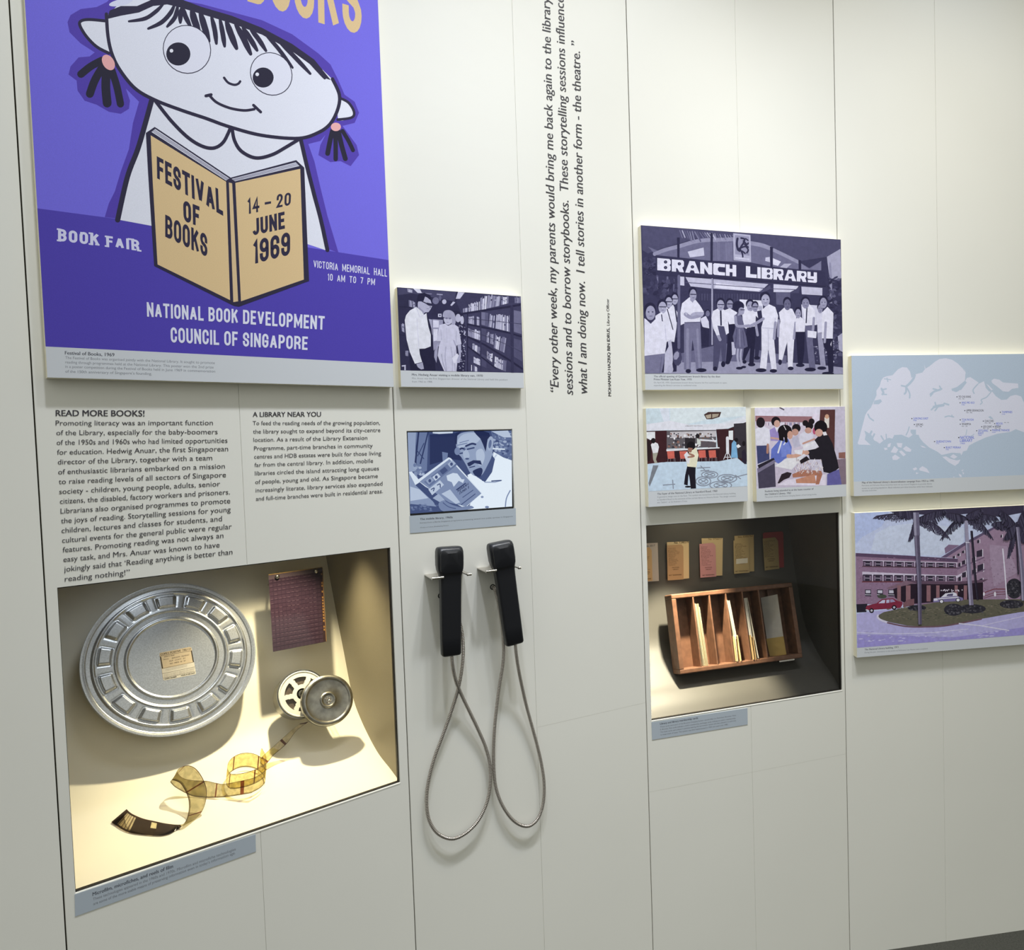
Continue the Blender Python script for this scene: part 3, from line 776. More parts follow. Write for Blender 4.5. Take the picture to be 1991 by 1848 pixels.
Cp.t(CAPT, 'Mrs. Anuar was the first Singaporean director of the National Library and held this position', (292, 1404), (1612, 1424), 24)
Cp.t(CAPT, 'from 1965 to 1988.', (292, 1450), (575, 1452), 24)
finish(t, A, Cp)

# ------------------------------------------------------------------ video screen in the wall
cS = (740, 530, 1060, 1050, 1137, 1848)
A = Art(1, -0.0068, cS, gain=0.95)
qs = [(186, 1106), (905, 1092), (909, 1618), (205, 1668)]
t = thing('video_screen', 'lit video screen set into the wall showing a man reading an open book', 'screen', 1, (SCREEN[0], SCREEN[2], -0.007))
e = 0.0012
mesh_obj('bezel', merge(box(SCREEN[0]+e, SCREEN[1]-e, SCREEN[2]+e, SCREEN[3]-e, -0.03, -0.008)), M_BEZEL, t)
A.quad = [A.px(*p) for p in qs]
def sg(v):
    f = v/255.0; return (16+216*f**1.12, 26+218*f**1.02, 62+190*f**0.8)
A.p(sg(55), qs)
A.p(sg(150), '186 1106 245 1106 240 1250 250 1400 300 1560 300 1640 205 1668'); A.p(sg(105), '245 1106 330 1106 320 1370 250 1400')
A.s(sg(25), 12, '262 1106 240 1320', 0); A.s(sg(35), 10, '328 1106 275 1320', 0); A.s(sg(40), 6, '250 1230 300 1290', 0); A.s(sg(40), 6, '300 1180 255 1270', 0)
A.p(sg(215), '360 1100 500 1098 498 1112 420 1118 360 1112'); A.p(sg(22), '340 1120 520 1110 560 1300 480 1290 340 1330')
A.p(sg(110), '425 1240 465 1248 458 1330 430 1320')
for i in range(14): A.e(sg(rnd.uniform(60, 190)), rnd.uniform(225, 300), rnd.uniform(1330, 1400), rnd.uniform(10, 22), rnd.uniform(8, 18), 0, 9)
A.p(sg(140), '200 1400 260 1480 360 1580 400 1640 205 1660'); A.p(sg(190), '205 1480 270 1500 330 1560 205 1580'); A.p(sg(60), '205 1600 400 1620 420 1660 205 1670')
for i in range(30): A.e(sg(rnd.uniform(50, 120)), rnd.uniform(210, 400), rnd.uniform(1600, 1650), rnd.uniform(6, 14), rnd.uniform(4, 8), 0, 7)
# foliage at right
A.p(sg(90), '760 1090 905 1090 909 1330 800 1250')
for i in range(80): A.e(sg(rnd.uniform(50, 175)), rnd.uniform(770, 905), rnd.uniform(1100, 1290), rnd.uniform(6, 16), rnd.uniform(5, 10), rnd.uniform(-40, 40), 7)
A.p(sg(190), '765 1098 880 1092 905 1140 850 1140'); A.s(sg(230), 9, '770 1218 856 1222', 0)
# shirt
A.p(sg(238), '600 1400 640 1380 660 1410 720 1450 770 1350 780 1240 850 1280 909 1300 909 1622 600 1640 640 1560')
A.s(sg(150), 7, '720 1450 790 1450 835 1438', 0); A.s(sg(60), 8, '768 1442 832 1438', 0); A.s(sg(130), 8, '895 1508 870 1560 862 1618'); A.e(sg(120), 735, 1622, 14, 8); A.e(sg(140), 702, 1552, 10, 8); A.s(sg(200), 10, '760 1360 775 1300 800 1262')
# head
A.p(sg(60), '690 1380 760 1250 790 1290 770 1380 725 1445 700 1440')
A.p(sg(150), '522 1150 560 1110 660 1098 730 1120 770 1180 770 1260 740 1330 700 1400 660 1410 620 1385 590 1330 560 1280 530 1240', 1)
A.p(sg(180), '530 1170 570 1120 650 1110 690 1140 660 1180 600 1190 550 1220', 1); A.p(sg(185), '660 1240 700 1220 720 1270 700 1330 670 1320', 1)
A.p(sg(16), '510 1150 520 1108 560 1098 530 1130 526 1190 516 1180'); A.p(sg(14), '640 1094 700 1092 750 1110 768 1170 740 1150 726 1240 708 1190 690 1150 660 1120')
A.e(sg(165), 757, 1182, 22, 50, 8); A.e(sg(95), 756, 1186, 10, 30, 8)
A.s(sg(30), 12, '530 1232 560 1216 580 1222'); A.s(sg(30), 13, '590 1200 630 1184 655 1188'); A.s(sg(48), 10, '545 1252 580 1246', 0); A.s(sg(48), 10, '600 1222 645 1212', 0); A.s(sg(90), 6, '580 1210 576 1250')
A.p(sg(175), '570 1240 600 1230 615 1270 600 1288 576 1284', 1); A.e(sg(60), 598, 1288, 14, 6)
A.p(sg(22), '598 1318 640 1298 690 1300 700 1330 680 1325 650 1318 616 1340 604 1338'); A.s(sg(40), 7, '615 1348 650 1340', 0); A.p(sg(24), '640 1370 690 1350 705 1370 690 1410 660 1408 642 1390', 1)
A.s(sg(110), 6, '530 1195 600 1180'); A.s(sg(110), 5, '545 1178 610 1160'); A.e(sg(120), 530, 1236, 20, 26)
# book and hands
A.p(sg(225), '195 1380 215 1376 262 1430 470 1278 485 1284 700 1525 600 1615 560 1620 270 1460 240 1470')
A.p(sg(128), '270 1446 476 1290 696 1528 590 1618 470 1590')
A.p(sg(105), '268 1450 300 1480 470 1600 420 1570 300 1500'); A.p(sg(55), '240 1470 270 1450 420 1570 440 1600 380 1600')
A.p(sg(100), '300 1448 498 1296 530 1330 340 1480')
for x, y, w in ((340, 1440, 150), (385, 1415, 200), (435, 1372, 60), (490, 1325, 170)):
    A.p(sg(w), [(x-28, y), (x+8, y-28), (x+30, y-4), (x-6, y+26)]); A.e(sg(60), x, y, 10, 12)
A.p(sg(195), '330 1500 410 1436 438 1468 356 1540'); A.s(sg(60), 7, '350 1500 370 1490 365 1510'); A.s(sg(60), 7, '392 1470 410 1462 412 1486')
A.p(sg(215), '455 1405 500 1386 530 1390 560 1430 580 1430 570 1456 540 1440 505 1482 492 1450 462 1438')
A.p(sg(190), '420 1530 480 1500 550 1590 520 1600')
A.p(sg(165), '360 1560 400 1530 470 1600 430 1600')
for tx, a, b, cp in (('SEJARAH', (530, 1520), (606, 1470), 18), ('DUNIA  II', (545, 1536), (610, 1492), 18)):
    A.t(sg(20), tx, a, b, cp, 0.03)
A.s(sg(40), 8, '525 1502 586 1458', 0); A.s(sg(60), 5, '566 1556 640 1504', 0); A.s(sg(60), 6, '556 1606 655 1530', 0)
A.p(sg(120), '400 1600 440 1575 480 1600 560 1620 620 1612 640 1630 540 1648 430 1650', 1)
for pt in ('430 1590 470 1620 520 1632', '450 1580 500 1606 560 1622'): A.s(sg(70), 6, pt)
A.obj('screen_image', t, M_SCREEN)

def label(name, lb, k, quad, crop, lines, d=0.0012, parent=None, col=GREY):
    A = Art(k, d+0.0001, crop)
    P = [at(k, *A.px(*p), d) for p in quad]
    V = [(u, h, d) for u, h, _ in P]; n = [(u, h, 0.0) for u, h, _ in P]
    A.quad = [A.px(*p) for p in quad]
    t = thing(name, lb, 'caption label', k, (V[3][0], V[3][1], 0.0))
    mesh_obj('label_plate', hexa([n[3], n[2], n[1], n[0], V[3], V[2], V[1], V[0]]), LBM, t)
    for tx, a, b, cp, bold in lines: A.t(CAPB if bold else CAPT, tx, a, b, cp, bold)
    A.obj('printed_caption', t, M_STRIP)
LBM = mat('label_plate_paint', (182, 192, 202), rough=0.5)
label('caption_label', 'grey caption label directly under the lit video screen', 1, [(201, 1683), (934, 1630), (936, 1744), (204, 1803)], cS,
      [('The mobile library, 1960s', (272, 1712), (498, 1698), 13, 0.015), ('Extract from a Berita Singapura programme presenting several new public services in Singapore', (272, 1736), (912, 1690), 9, 0), ('Ministry of Culture, Broadcasting Division', (275, 1768), (470, 1752), 8, 0)])
cA = (80, 1050, 800, 1800, 1774, 1848)
label('caption_label', 'grey caption label under the left display case of film reels', 0, [(161, 1700), (1027, 1412), (1029, 1494), (163, 1806)], cA,
      [('Microfilm, microfiches, and reels of film', (246, 1708), (632, 1572), 17, 0.015), ('These technologies appeared in the 1960s and 1970s. Microfilm and microfiche technologies', (248, 1730), (932, 1488), 13, 0), ('are some of the more stable means of preserving information even in today’s information age.', (250, 1752), (930, 1506), 13, 0)])
cB = (1230, 980, 1670, 1450, 1730, 1848)
label('caption_label', 'grey caption label under the right display case of library cards', 2, [(145, 1672), (878, 1562), (880, 1688), (150, 1806)], cB,
      [('Library and library membership cards', (210, 1690), (500, 1644), 14, 0.015), ('These cards were part of the Browne Charging System named after an American librarian, Nina', (210, 1712), (790, 1622), 10, 0), ('E. Browne. Pink cards indicate a child’s membership and beige cards indicate an adult’s membership.', (211, 1732), (788, 1644), 10, 0), ('The book cards were placed in pockets bearing the borrowers’ names and then placed in a card tray', (212, 1752), (790, 1662), 10, 0), ('to keep track of loans. This system was first implemented in 1920 and used until 1985.', (213, 1772), (730, 1692), 10, 0)])
# ------------------------------------------------------------------ branch library opening (panel 2, top)
t, A, Cp, q = board('photo_board', 'large monochrome photo board of a crowd under a BRANCH LIBRARY sign', 'photo board', 2,
    [(125, 75), (1873, 212), (1905, 1528), (148, 1528)], [(155, 1383), (1900, 1396)], (1220, 420, 1660, 780, 1991, 1629))
A.p(grey(42), q)
A.p(grey(64), '125 75 1000 130 1873 212 1880 420 1760 360 1500 400 1300 290 1000 210 600 200 320 280 180 330 130 300')
A.p(grey(66), '125 75 700 110 560 190 300 270 150 260')
A.p(grey(100), '180 270 250 345 440 365 735 395 1085 410 1260 445 1500 470 1700 480 1700 400 1600 460 1500 400 1300 290 1085 230 930 200 740 205 460 255 300 320', 0)
A.s(grey(140), 34, '240 335 330 300 450 268 600 225 730 210'); A.s(grey(140), 34, '750 212 930 205'); A.s(grey(140), 36, '1085 240 1180 258 1255 285'); A.s(grey(140), 30, '1285 300 1380 345 1500 405')
for i in range(24):
    x = 480+i*22; A.s(grey(rnd.uniform(80, 190)), rnd.uniform(4, 12), [(x-20, 128+i*2), (x+rnd.uniform(0, 20), 205+rnd.uniform(-20, 25))], 0)
for i in range(14): A.s(grey(rnd.uniform(85, 120)), 5, [(770+i*12, 235), (775+i*12, 395)], 0)
A.p(grey(195), '530 315 670 278 676 350 550 365'); A.p(grey(190), '1215 366 1252 360 1254 408 1212 396'); A.p(grey(215), '1280 372 1350 402 1325 440 1280 428'); A.p(grey(170), '1380 420 1445 420 1400 460 1340 452')
for p_ in ('436 190 460 190 458 370 438 368', '730 150 752 150 750 405 730 400', '1254 270 1280 275 1278 450 1256 448', '1504 385 1528 392 1528 475 1506 472'): A.p(grey(28), p_)
A.p(grey(120), '1530 420 1600 470 1530 470'); A.p(grey(110), '1610 465 1705 395 1705 480')
A.p(grey(160), '1755 360 1873 290 1882 545 1860 560 1800 560 1775 520 1760 410'); A.p(grey(135), '1775 410 1790 410 1800 560 1800 770 1780 770')
# crest
A.p(grey(172), '930 152 1082 168 1088 408 934 390'); A.p(grey(140), '945 168 1070 182 1074 350 948 338'); A.p(grey(200), '948 362 1072 376 1072 388 948 374')
for w, pt in ((20, '968 200 962 250 975 300 990 285'), (16, '1000 195 1030 205 1020 240 1000 270 985 310'), (14, '1020 220 1050 250 1062 240'), (13, '1030 250 1062 275'), (14, '1000 280 1040 270 1062 300 1050 325'), (14, '995 300 1010 330 1015 360'), (13, '1010 310 1035 330'), (12, '1040 200 1060 215')):
    A.s(grey(34), w, pt)
# sign band
for i in range(60): A.e(grey(rnd.uniform(24, 66)), rnd.uniform(135, 250), rnd.uniform(370, 560), rnd.uniform(10, 26), rnd.uniform(8, 20), rnd.uniform(-40, 40), 8)
A.p(grey(38), '250 345 1740 498 1745 622 1500 600 745 540 250 525')
def letter(ch, x0, x1):
    def P(s): 
        o = []
        for x, y in nums(s):
            X = x0+(x1-x0)*x; o.append((X, (370+(X-262)*.0912)*(1-y) + (478+(X-262)*.0798)*y))
        return o
    D = grey(30)
    def hole(x, y): 
        c = P([(x, y)])[0]; A.e(grey(30), c[0], c[1], 15, 14); A.e(grey(90), c[0], c[1], 6, 6)
    shapes = {'B': '0 0 .9 0 1 .12 1 .4 .92 .5 1 .6 1 .9 .9 1 0 1', 'R': '0 0 .9 0 1 .12 1 .5 .86 .62 1 1 .62 1 .45 .7 .36 .7 .36 1 0 1', 'A': '.3 0 .66 0 1 1 .66 1 .6 .78 .38 .78 .3 1 0 1',
              'N': '0 0 .3 0 .66 .5 .66 0 1 0 1 1 .7 1 .34 .5 .34 1 0 1', 'C': '.1 0 1 0 1 .28 .5 .28 .4 .4 .4 .6 .5 .72 1 .72 1 1 .1 1 0 .9 0 .1', 'H': '0 0 .36 0 .36 .36 .64 .36 .64 0 1 0 1 1 .64 1 .64 .66 .36 .66 .36 1 0 1',
              'L': '0 0 .4 0 .4 .68 1 .68 1 1 0 1', 'I': '0 0 1 0 1 1 0 1', 'Y': '0 0 .34 0 .34 .4 .66 .4 .66 0 1 0 1 .9 .9 1 .05 1 .05 .78 .66 .78 .66 .68 .1 .68 0 .6'}
    A.p(grey(232), P(shapes[ch]))
    if ch == 'B': hole(.62, .27); hole(.62, .73)
    if ch == 'R': hole(.62, .32)
    if ch == 'A': hole(.5, .48)
for ch, a, b in (('B', 262, 380), ('R', 390, 497), ('A', 508, 635), ('N', 640, 745), ('C', 754, 858), ('H', 866, 957), ('L', 1042, 1137), ('I', 1143, 1172), ('B', 1180, 1278), ('R', 1284, 1372), ('A', 1380, 1485), ('R', 1490, 1575), ('Y', 1583, 1667)):
    letter(ch, a, b)
# interior under the sign
A.p(grey(44), '140 520 745 545 1740 625 1760 900 1800 1300 150 1300')
for x in range(560, 1240, 24): A.s(grey(rnd.uniform(50, 66)), 12, [(x, 690), (x, 740)], 0)
A.p(grey(200), '458 532 500 536 500 614 460 610'); A.p(grey(190), '510 538 742 556 742 640 556 620'); A.p(grey(185), '756 556 1240 600 1165 668 756 640'); A.p(grey(205), '1285 600 1505 618 1490 640 1430 672 1285 670'); A.p(grey(190), '1530 622 1715 634 1714 700 1534 690')
A.p(grey(225), '780 590 1180 640 1150 662 770 632'); A.s(grey(70), 6, '510 585 1240 640 1500 650', 0); A.p(grey(70), '1160 668 1255 610 1262 640 1200 672'); A.p(grey(60), '1430 680 1515 625 1510 680')
A.p(grey(86), '1305 670 1432 675 1430 790 1310 780')
A.s(grey(160), 14, '745 555 745 1130', 0); A.s(grey(95), 24, '452 530 452 1160', 0); A.s(grey(70), 20, '262 530 262 640', 0); A.s(grey(110), 12, '265 540 265 640', 0); A.s(grey(100), 16, '352 540 354 660', 0); A.s(grey(90), 10, '408 560 408 660', 0)
for i in range(70): A.e(grey(rnd.uniform(24, 66)), rnd.uniform(140, 430), rnd.uniform(565, 720), rnd.uniform(10, 30), rnd.uniform(8, 22), rnd.uniform(-40, 40), 8)
for i in range(110): A.e(grey(rnd.uniform(24, 90)), rnd.uniform(1770, 1885), rnd.uniform(540, 1290), rnd.uniform(8, 26), rnd.uniform(6, 18), rnd.uniform(-60, 60), 8)
A.p(grey(170), '1850 1060 1890 1030 1895 1200 1860 1180')
A.p(grey(150), '150 1240 480 1270 860 1270 1050 1240 1400 1290 1600 1300 1900 1335 1900 1400 150 1390'); A.p(grey(96), '470 1210 860 1120 1050 1160 1400 1230 1400 1300 900 1280 480 1290')
A.p(grey(228), '985 735 1190 745 1195 990 1050 900 990 800'); A.p(grey(175), '1150 790 1185 792 1185 830 1152 828'); A.p(grey(205), '1530 780 1680 788 1690 960 1540 940')
for i in range(60): A.e(grey(rnd.uniform(50, 190)), rnd.uniform(1620, 1860), rnd.uniform(1100, 1290), rnd.uniform(4, 10), rnd.uniform(4, 8), 0, 6)
SK, HR, SH, SD = grey(150), grey(22), grey(236), grey(20)
def head(x, y, w, h, sk=150, spec=False, hair=None):
    A.e(HR, x, y-h*.30, w*1.08, h*.82); A.e(grey(sk), x+w*.06, y+h*.12, w*.88, h*.86)
    A.e(grey(sk*.75), x+w*.1, y+h*.5, w*.35, h*.07); A.e(grey(sk*1.1), x+w*.1, y+h*.15, w*.14, h*.2)
    if spec: A.s(grey(30), 8, [(x-w*.6, y), (x+w*.8, y+h*.02)], 0)
    else:
        A.e(grey(50), x-w*.3, y, w*.16, h*.07); A.e(grey(50), x+w*.45, y, w*.16, h*.07)
def legs(col, pts): A.p(col, pts)
def shoe(x, y, w, h=16): A.e(grey(18), x, y, w, h)
# back row first
A.p(grey(210), '640 905 690 880 715 930 720 1000 660 975'); head(705, 855, 20, 30, 110); A.p(grey(28), '645 975 720 990 715 1150 645 1150')
head(900, 775, 32, 46, 140, True); A.p(SH, '855 830 900 812 965 850 945 955 895 955'); A.p(SD, '885 955 945 950 935 1200 900 1295 865 1295 880 1100'); shoe(880, 1290, 22); A.p(grey(190), '915 1110 960 1110 950 1220 920 1225')
head(1078, 790, 34, 52, 150); A.p(SH, '1010 870 1060 832 1130 850 1145 960 1060 1000 1020 980'); A.p(SD, '1050 985 1135 970 1120 1150 1110 1300 1070 1310 1080 1160 1030 1270 1010 1270'); shoe(1092, 1308, 32); shoe(1030, 1285, 18)
head(1122, 800, 28, 46, 140, True); A.p(grey(34), '1130 840 1178 830 1194 950 1170 1110 1150 1250 1120 1250'); A.p(SH, '1120 850 1140 840 1150 900 1130 880'); shoe(1140, 1250, 26); A.s(SK, 22, '1130 960 1145 1050')
# left group
A.p(grey(30), '330 1080 440 1070 432 1370 300 1380'); A.p(grey(190), '330 1210 372 1130 400 1340 360 1380 320 1380')
head(415, 730, 30, 52, 165, True); A.p(SH, '360 820 400 780 440 850 432 980 410 1110 380 1080'); A.s(grey(40), 12, '418 800 436 930', 0)
head(362, 755, 34, 54, 165, True); A.p(SH, '300 870 345 800 390 850 432 980 412 1110 360 1100 330 960'); A.s(grey(30), 8, '350 820 400 1000', 0)
head(306, 800, 40, 60, 168, True); A.p(SH, '245 880 300 845 352 900 400 1060 350 1100 250 1000'); A.s(grey(40), 9, '300 870 312 960', 0)
A.s(grey(190), 30, '370 1090 385 1250 372 1340'); A.e(grey(180), 375, 1350, 28, 34)
head(200, 845, 48, 74, 155, False); A.p(SH, '148 900 165 912 205 950 250 905 325 935 390 1000 398 1080 345 1110 330 1212 150 1232'); A.s(grey(200), 7, '330 960 340 1090'); A.p(grey(115), '150 1232 330 1210 318 1300 300 1385 155 1385'); A.s(grey(95), 6, '300 1240 285 1380')
A.e(grey(60), 440, 1250, 40, 70, 0, 9); A.e(grey(150), 430, 1230, 24, 40, 20, 7)
# tall man, arms crossed
A.p(grey(112), '498 945 640 938 648 1100 655 1340 604 1352 590 1200 572 1090 562 1200 556 1356 498 1352'); A.s(grey(135), 24, '530 1000 528 1200 530 1340'); A.s(grey(132), 20, '615 1000 625 1200 635 1330')
shoe(535, 1366, 24, 18); shoe(650, 1358, 46, 17)
A.p(SH, '466 850 480 770 545 716 600 740 640 790 672 845 660 870 640 905 640 935 505 945 468 962'); A.s(grey(90), 10, '505 940 640 936', 0)
A.s(SK, 34, '512 866 560 892 650 872'); A.s(grey(168), 28, '660 860 600 860 570 872'); A.s(grey(185), 12, '512 850 520 868', 0)
head(575, 690, 34, 60, 152, True); A.p(SK, '556 720 590 730 575 765 550 740')
# man in tie
A.p(grey(66), '788 962 868 965 872 1100 862 1310 836 1318 822 1160 796 1340 752 1340 760 1060'); shoe(772, 1346, 20, 20); shoe(842, 1305, 18, 26)
A.p(SH, '738 900 752 838 800 812 850 825 880 860 892 1030 868 1046 850 972 792 966 812 1052 790 1064 755 990'); A.s(grey(30), 14, '820 830 824 960', 0); A.s(SK, 26, '800 1060 815 1090')
head(818, 780, 36, 54, 160, True)
# woman in sleeveless dress
A.s(grey(165), 18, '975 1150 968 1240 985 1330'); A.s(grey(165), 18, '1005 1150 995 1240 1010 1320'); shoe(985, 1340, 30, 12); shoe(1022, 1330, 22, 10)
A.p(grey(92), '938 880 960 862 990 865 1010 900 1024 950 1022 990 1045 1060 1058 1150 1010 1172 945 1165 926 1060 950 980'); A.s(grey(120), 14, '985 1000 990 1150'); A.s(grey(70), 9, '960 1000 950 1150'); A.s(grey(70), 8, '1015 1010 1030 1140')
A.s(SK, 24, '950 890 960 960 1000 972 1070 966'); A.e(HR, 975, 795, 52, 46); A.e(grey(150), 1002, 838, 26, 34); A.s(grey(30), 7, '996 826 1028 826', 0); A.p(SK, '975 850 995 870 970 880')
# host shaking hands
A.p(SH, '1180 830 1240 775 1300 802 1326 880 1312 985 1290 1090 1300 1200 1312 1350 1268 1352 1250 1240 1238 1170 1222 1350 1165 1344 1180 1180 1178 980 1195 920'); A.s(grey(195), 8, '1185 985 1300 992', 0); A.s(grey(200), 7, '1238 1000 1240 1170'); A.s(grey(200), 9, '1300 900 1290 1050')
A.s(SK, 26, '1195 905 1140 940 1080 970'); A.s(SK, 24, '1302 940 1290 1080'); shoe(1175, 1358, 48, 17); shoe(1284, 1364, 32, 16); head(1212, 735, 42, 62, 165)
# others to the right
A.p(SH, '1332 850 1380 806 1450 818 1485 890 1472 960 1466 1100 1452 1330 1412 1330 1405 1110 1362 1270 1332 1262 1330 1000 1345 930'); A.s(SK, 20, '1330 920 1326 1060'); A.s(SK, 20, '1478 940 1464 1080'); shoe(1342, 1288, 16, 24); shoe(1436, 1342, 26, 16); head(1405, 775, 34, 56, 95)
A.p(SH, '1478 905 1520 885 1565 930 1560 1022 1480 1022'); A.p(SD, '1480 1020 1560 1020 1555 1200 1540 1310 1500 1310 1490 1150'); shoe(1520, 1314, 38, 16); head(1500, 855, 28, 48, 150)
A.p(grey(95), '1562 965 1642 970 1630 1100 1655 1340 1600 1345 1580 1150'); A.p(SH, '1540 800 1600 776 1648 830 1662 960 1565 966'); A.s(grey(30), 10, '1580 790 1572 940', 0); A.s(SK, 22, '1640 900 1630 1040'); A.p(SH, '1584 1008 1665 1018 1660 1076 1584 1068'); shoe(1608, 1352, 50, 17); head(1565, 765, 36, 52, 130)
A.p(grey(150), '1670 1030 1710 1030 1730 1180 1745 1330 1700 1330 1680 1150'); A.p(grey(210), '1668 850 1715 840 1720 1025 1672 1030'); shoe(1710, 1340, 40, 15); head(1694, 815, 24, 44, 140)
A.p(SD, '1715 1080 1806 1080 1812 1230 1812 1375 1770 1380 1755 1200 1730 1140'); A.p(SH, '1712 850 1760 800 1812 855 1806 1080 1710 1078'); A.s(SK, 22, '1745 940 1735 1110'); shoe(1764, 1386, 52, 14); head(1722, 760, 34, 54, 150); A.p(grey(210), '1785 1130 1798 1100 1792 1150')
Cp.t(CAPB, 'The official opening of Queenstown branch library by the then', (232, 1420), (816, 1422), 16, 0.015)
Cp.t(CAPB, 'Prime Minister Lee Kuan Yew, 1970', (232, 1446), (565, 1447), 16, 0.015)
Cp.t(CAPT, 'On April 30, 1970, Queenstown branch library became the first such branch to open,', (232, 1473), (876, 1475), 13)
Cp.t(CAPT, 'expanding the library’s services to residential areas.', (232, 1498), (612, 1498), 13)
finish(t, A, Cp)

# ------------------------------------------------------------------ foyer photo (panel 2, middle left)
cM = (1230, 770, 1670, 1010, 1991, 1086)
t, A, Cp, q = board('photo_board', 'small colour photo board of a library foyer with red chairs, left of a pair', 'photo board', 2,
    [(118, 105), (997, 100), (1015, 930), (137, 978)], [(142, 835), (1012, 800)], cM, 'small colour photo boards')
A.p((188, 206, 222), q)
A.p((196, 212, 224), '118 105 997 100 1000 560 300 580 130 640'); A.p((216, 222, 236), '235 105 320 105 330 260 280 250'); A.p((190, 206, 216), '120 105 232 105 280 250 120 250')
A.p((206, 216, 222), '330 105 997 100 997 175 700 200 480 250 330 225'); A.p((228, 228, 240), '120 250 330 220 500 255 760 245 997 175 997 235 850 280 740 310 300 300 120 305')
A.p((214, 220, 232), '770 245 997 172 997 200 800 250'); A.t((120, 110, 120), 'LIBRARY NOTICES', (462, 272), (616, 270), 12)
A.p((70, 46, 44), '628 165 665 142 780 142 765 185 700 206 650 206'); A.p((176, 160, 140), '640 172 690 160 690 195 655 200'); A.p((160, 146, 128), '700 160 760 158 750 182 700 196')
A.p((70, 34, 40), '120 310 300 305 300 580 130 600'); A.p((62, 30, 36), '205 308 298 305 298 585 220 585'); A.p((220, 222, 226), '122 318 198 316 198 380 150 390 122 370')
A.p((60, 32, 38), '735 295 840 290 1000 230 1005 580 760 575'); A.p((56, 50, 58), '890 245 998 238 1003 560 900 540'); A.p((225, 230, 235), '845 308 884 305 884 390 845 385')
A.p((96, 90, 96), '300 305 735 300 735 450 300 465'); A.p((190, 184, 190), '330 318 735 308 735 360 330 372')
for i in range(120): A.e(rnd.choice([(40, 36, 46), (196, 192, 200), (110, 84, 72), (60, 56, 66), (224, 222, 228), (140, 100, 90)]), rnd.uniform(310, 730), rnd.uniform(330, 455), rnd.uniform(4, 13), rnd.uniform(4, 12), 0, 8)
A.p((46, 40, 46), '460 370 550 372 548 465 462 462'); A.p((215, 215, 225), '590 380 735 390 735 405 590 395'); A.p((90, 80, 88), '600 400 735 410 735 455 600 450')
A.p((52, 26, 34), '298 470 765 452 760 580 300 582'); A.p((235, 236, 244), '296 472 764 452 766 462 298 488')
for x, f in ((340, 1), (450, 1), (615, 1), (705, 1)):
    y = 488 if x < 500 else 480
    A.p((206, 92, 76), [(x-38, y), (x+26, y-2), (x+30, y+58), (x+40, y+62), (x-30, y+68)])
    for dx in (-34, -8, 28, 40): A.s((120, 110, 116), 4, [(x+dx*.8, y+60), (x+dx, y+122)], 0)
A.s((215, 215, 225), 26, '834 370 836 500', 0)
for pt in ('832 490 800 560', '838 490 870 556', '835 490 836 570', '812 540 862 540'): A.s((205, 205, 214), 6, pt, 0)
A.p((222, 220, 226), '160 430 185 402 222 420 232 450 222 500 178 505'); A.e((30, 24, 28), 182, 395, 20, 24); A.p((160, 156, 140), '176 505 222 502 205 560 230 615 205 618 180 560'); A.e((44, 28, 32), 142, 480, 22, 100)
A.p((112, 168, 212), '872 420 890 392 910 400 916 450 926 545 866 548'); A.e((28, 24, 30), 912, 388, 16, 18); A.s((140, 100, 84), 8, '884 548 888 600', 0); A.s((140, 100, 84), 8, '900 548 902 600', 0); A.p((230, 230, 236), '912 440 930 425 954 445 925 462')
A.p((44, 36, 54), '960 490 985 470 1000 520 1004 600 965 600'); A.e((30, 24, 30), 978, 420, 14, 22)
A.p((186, 206, 226), '142 600 300 582 760 576 920 545 1008 620 1013 805 140 840'); A.p((120, 124, 134), '180 612 228 612 150 800 140 770')
G = (132, 140, 158)
for cx, cy, rx, ry in ((678, 694, 72, 30), (832, 728, 84, 36), (622, 752, 66, 40), (775, 788, 96, 36)):
    A.s(G, 9, [(cx+rx*math.cos(i*.35), cy+ry*math.sin(i*.35)) for i in range(18)], 0, True); A.s(G, 8, [(cx+rx*.62*math.cos(i*.35), cy+ry*.62*math.sin(i*.35)) for i in range(18)], 0, True)
    A.s(G, 8, [(cx-rx*.4, cy-ry*.35), (cx+rx*.4, cy+ry*.35)], 0); A.s(G, 8, [(cx-rx*.4, cy+ry*.35), (cx+rx*.4, cy-ry*.35)], 0)
for pt in ('600 618 650 668', '570 636 680 630', '600 660 670 655', '270 786 370 778', '352 742 358 815', '880 722 1005 690', '905 700 950 730'): A.s(G, 9, pt, 0)
A.p((30, 26, 38), '480 620 555 628 552 700 558 815 512 818 500 720 492 690 484 790 452 780 462 700'); A.e((24, 20, 28), 488, 800, 28, 8)
A.p((222, 216, 188), '500 490 560 455 580 520 560 630 482 622 470 560'); A.e((26, 22, 28), 515, 440, 36, 38); A.p((150, 100, 84), '490 455 530 460 515 500 482 490'); A.p((226, 224, 232), '452 520 480 490 505 540 496 600 478 592'); A.s((160, 112, 92), 16, '500 510 540 530 490 540'); A.p((200, 205, 200), '565 370 598 390 600 430 568 430'); A.e((36, 30, 36), 572, 354, 18, 20)
Cp.t(CAPB, 'The foyer of the National Library at Stamford Road, 1960', (217, 872), (745, 845), 17, 0.015)
Cp.t(CAPT, 'A geometric design rose on the floor. This symbol was moved from the National Library building', (217, 897), (906, 864), 13); Cp.t(CAPT, 'at Stamford Road to the entrance of the current library at Victoria Street. The design contains', (217, 922), (908, 888), 13); Cp.t(CAPT, 'the “Saltire”, or St Andrew’s Cross.', (217, 946), (482, 932), 13)
finish(t, A, Cp)

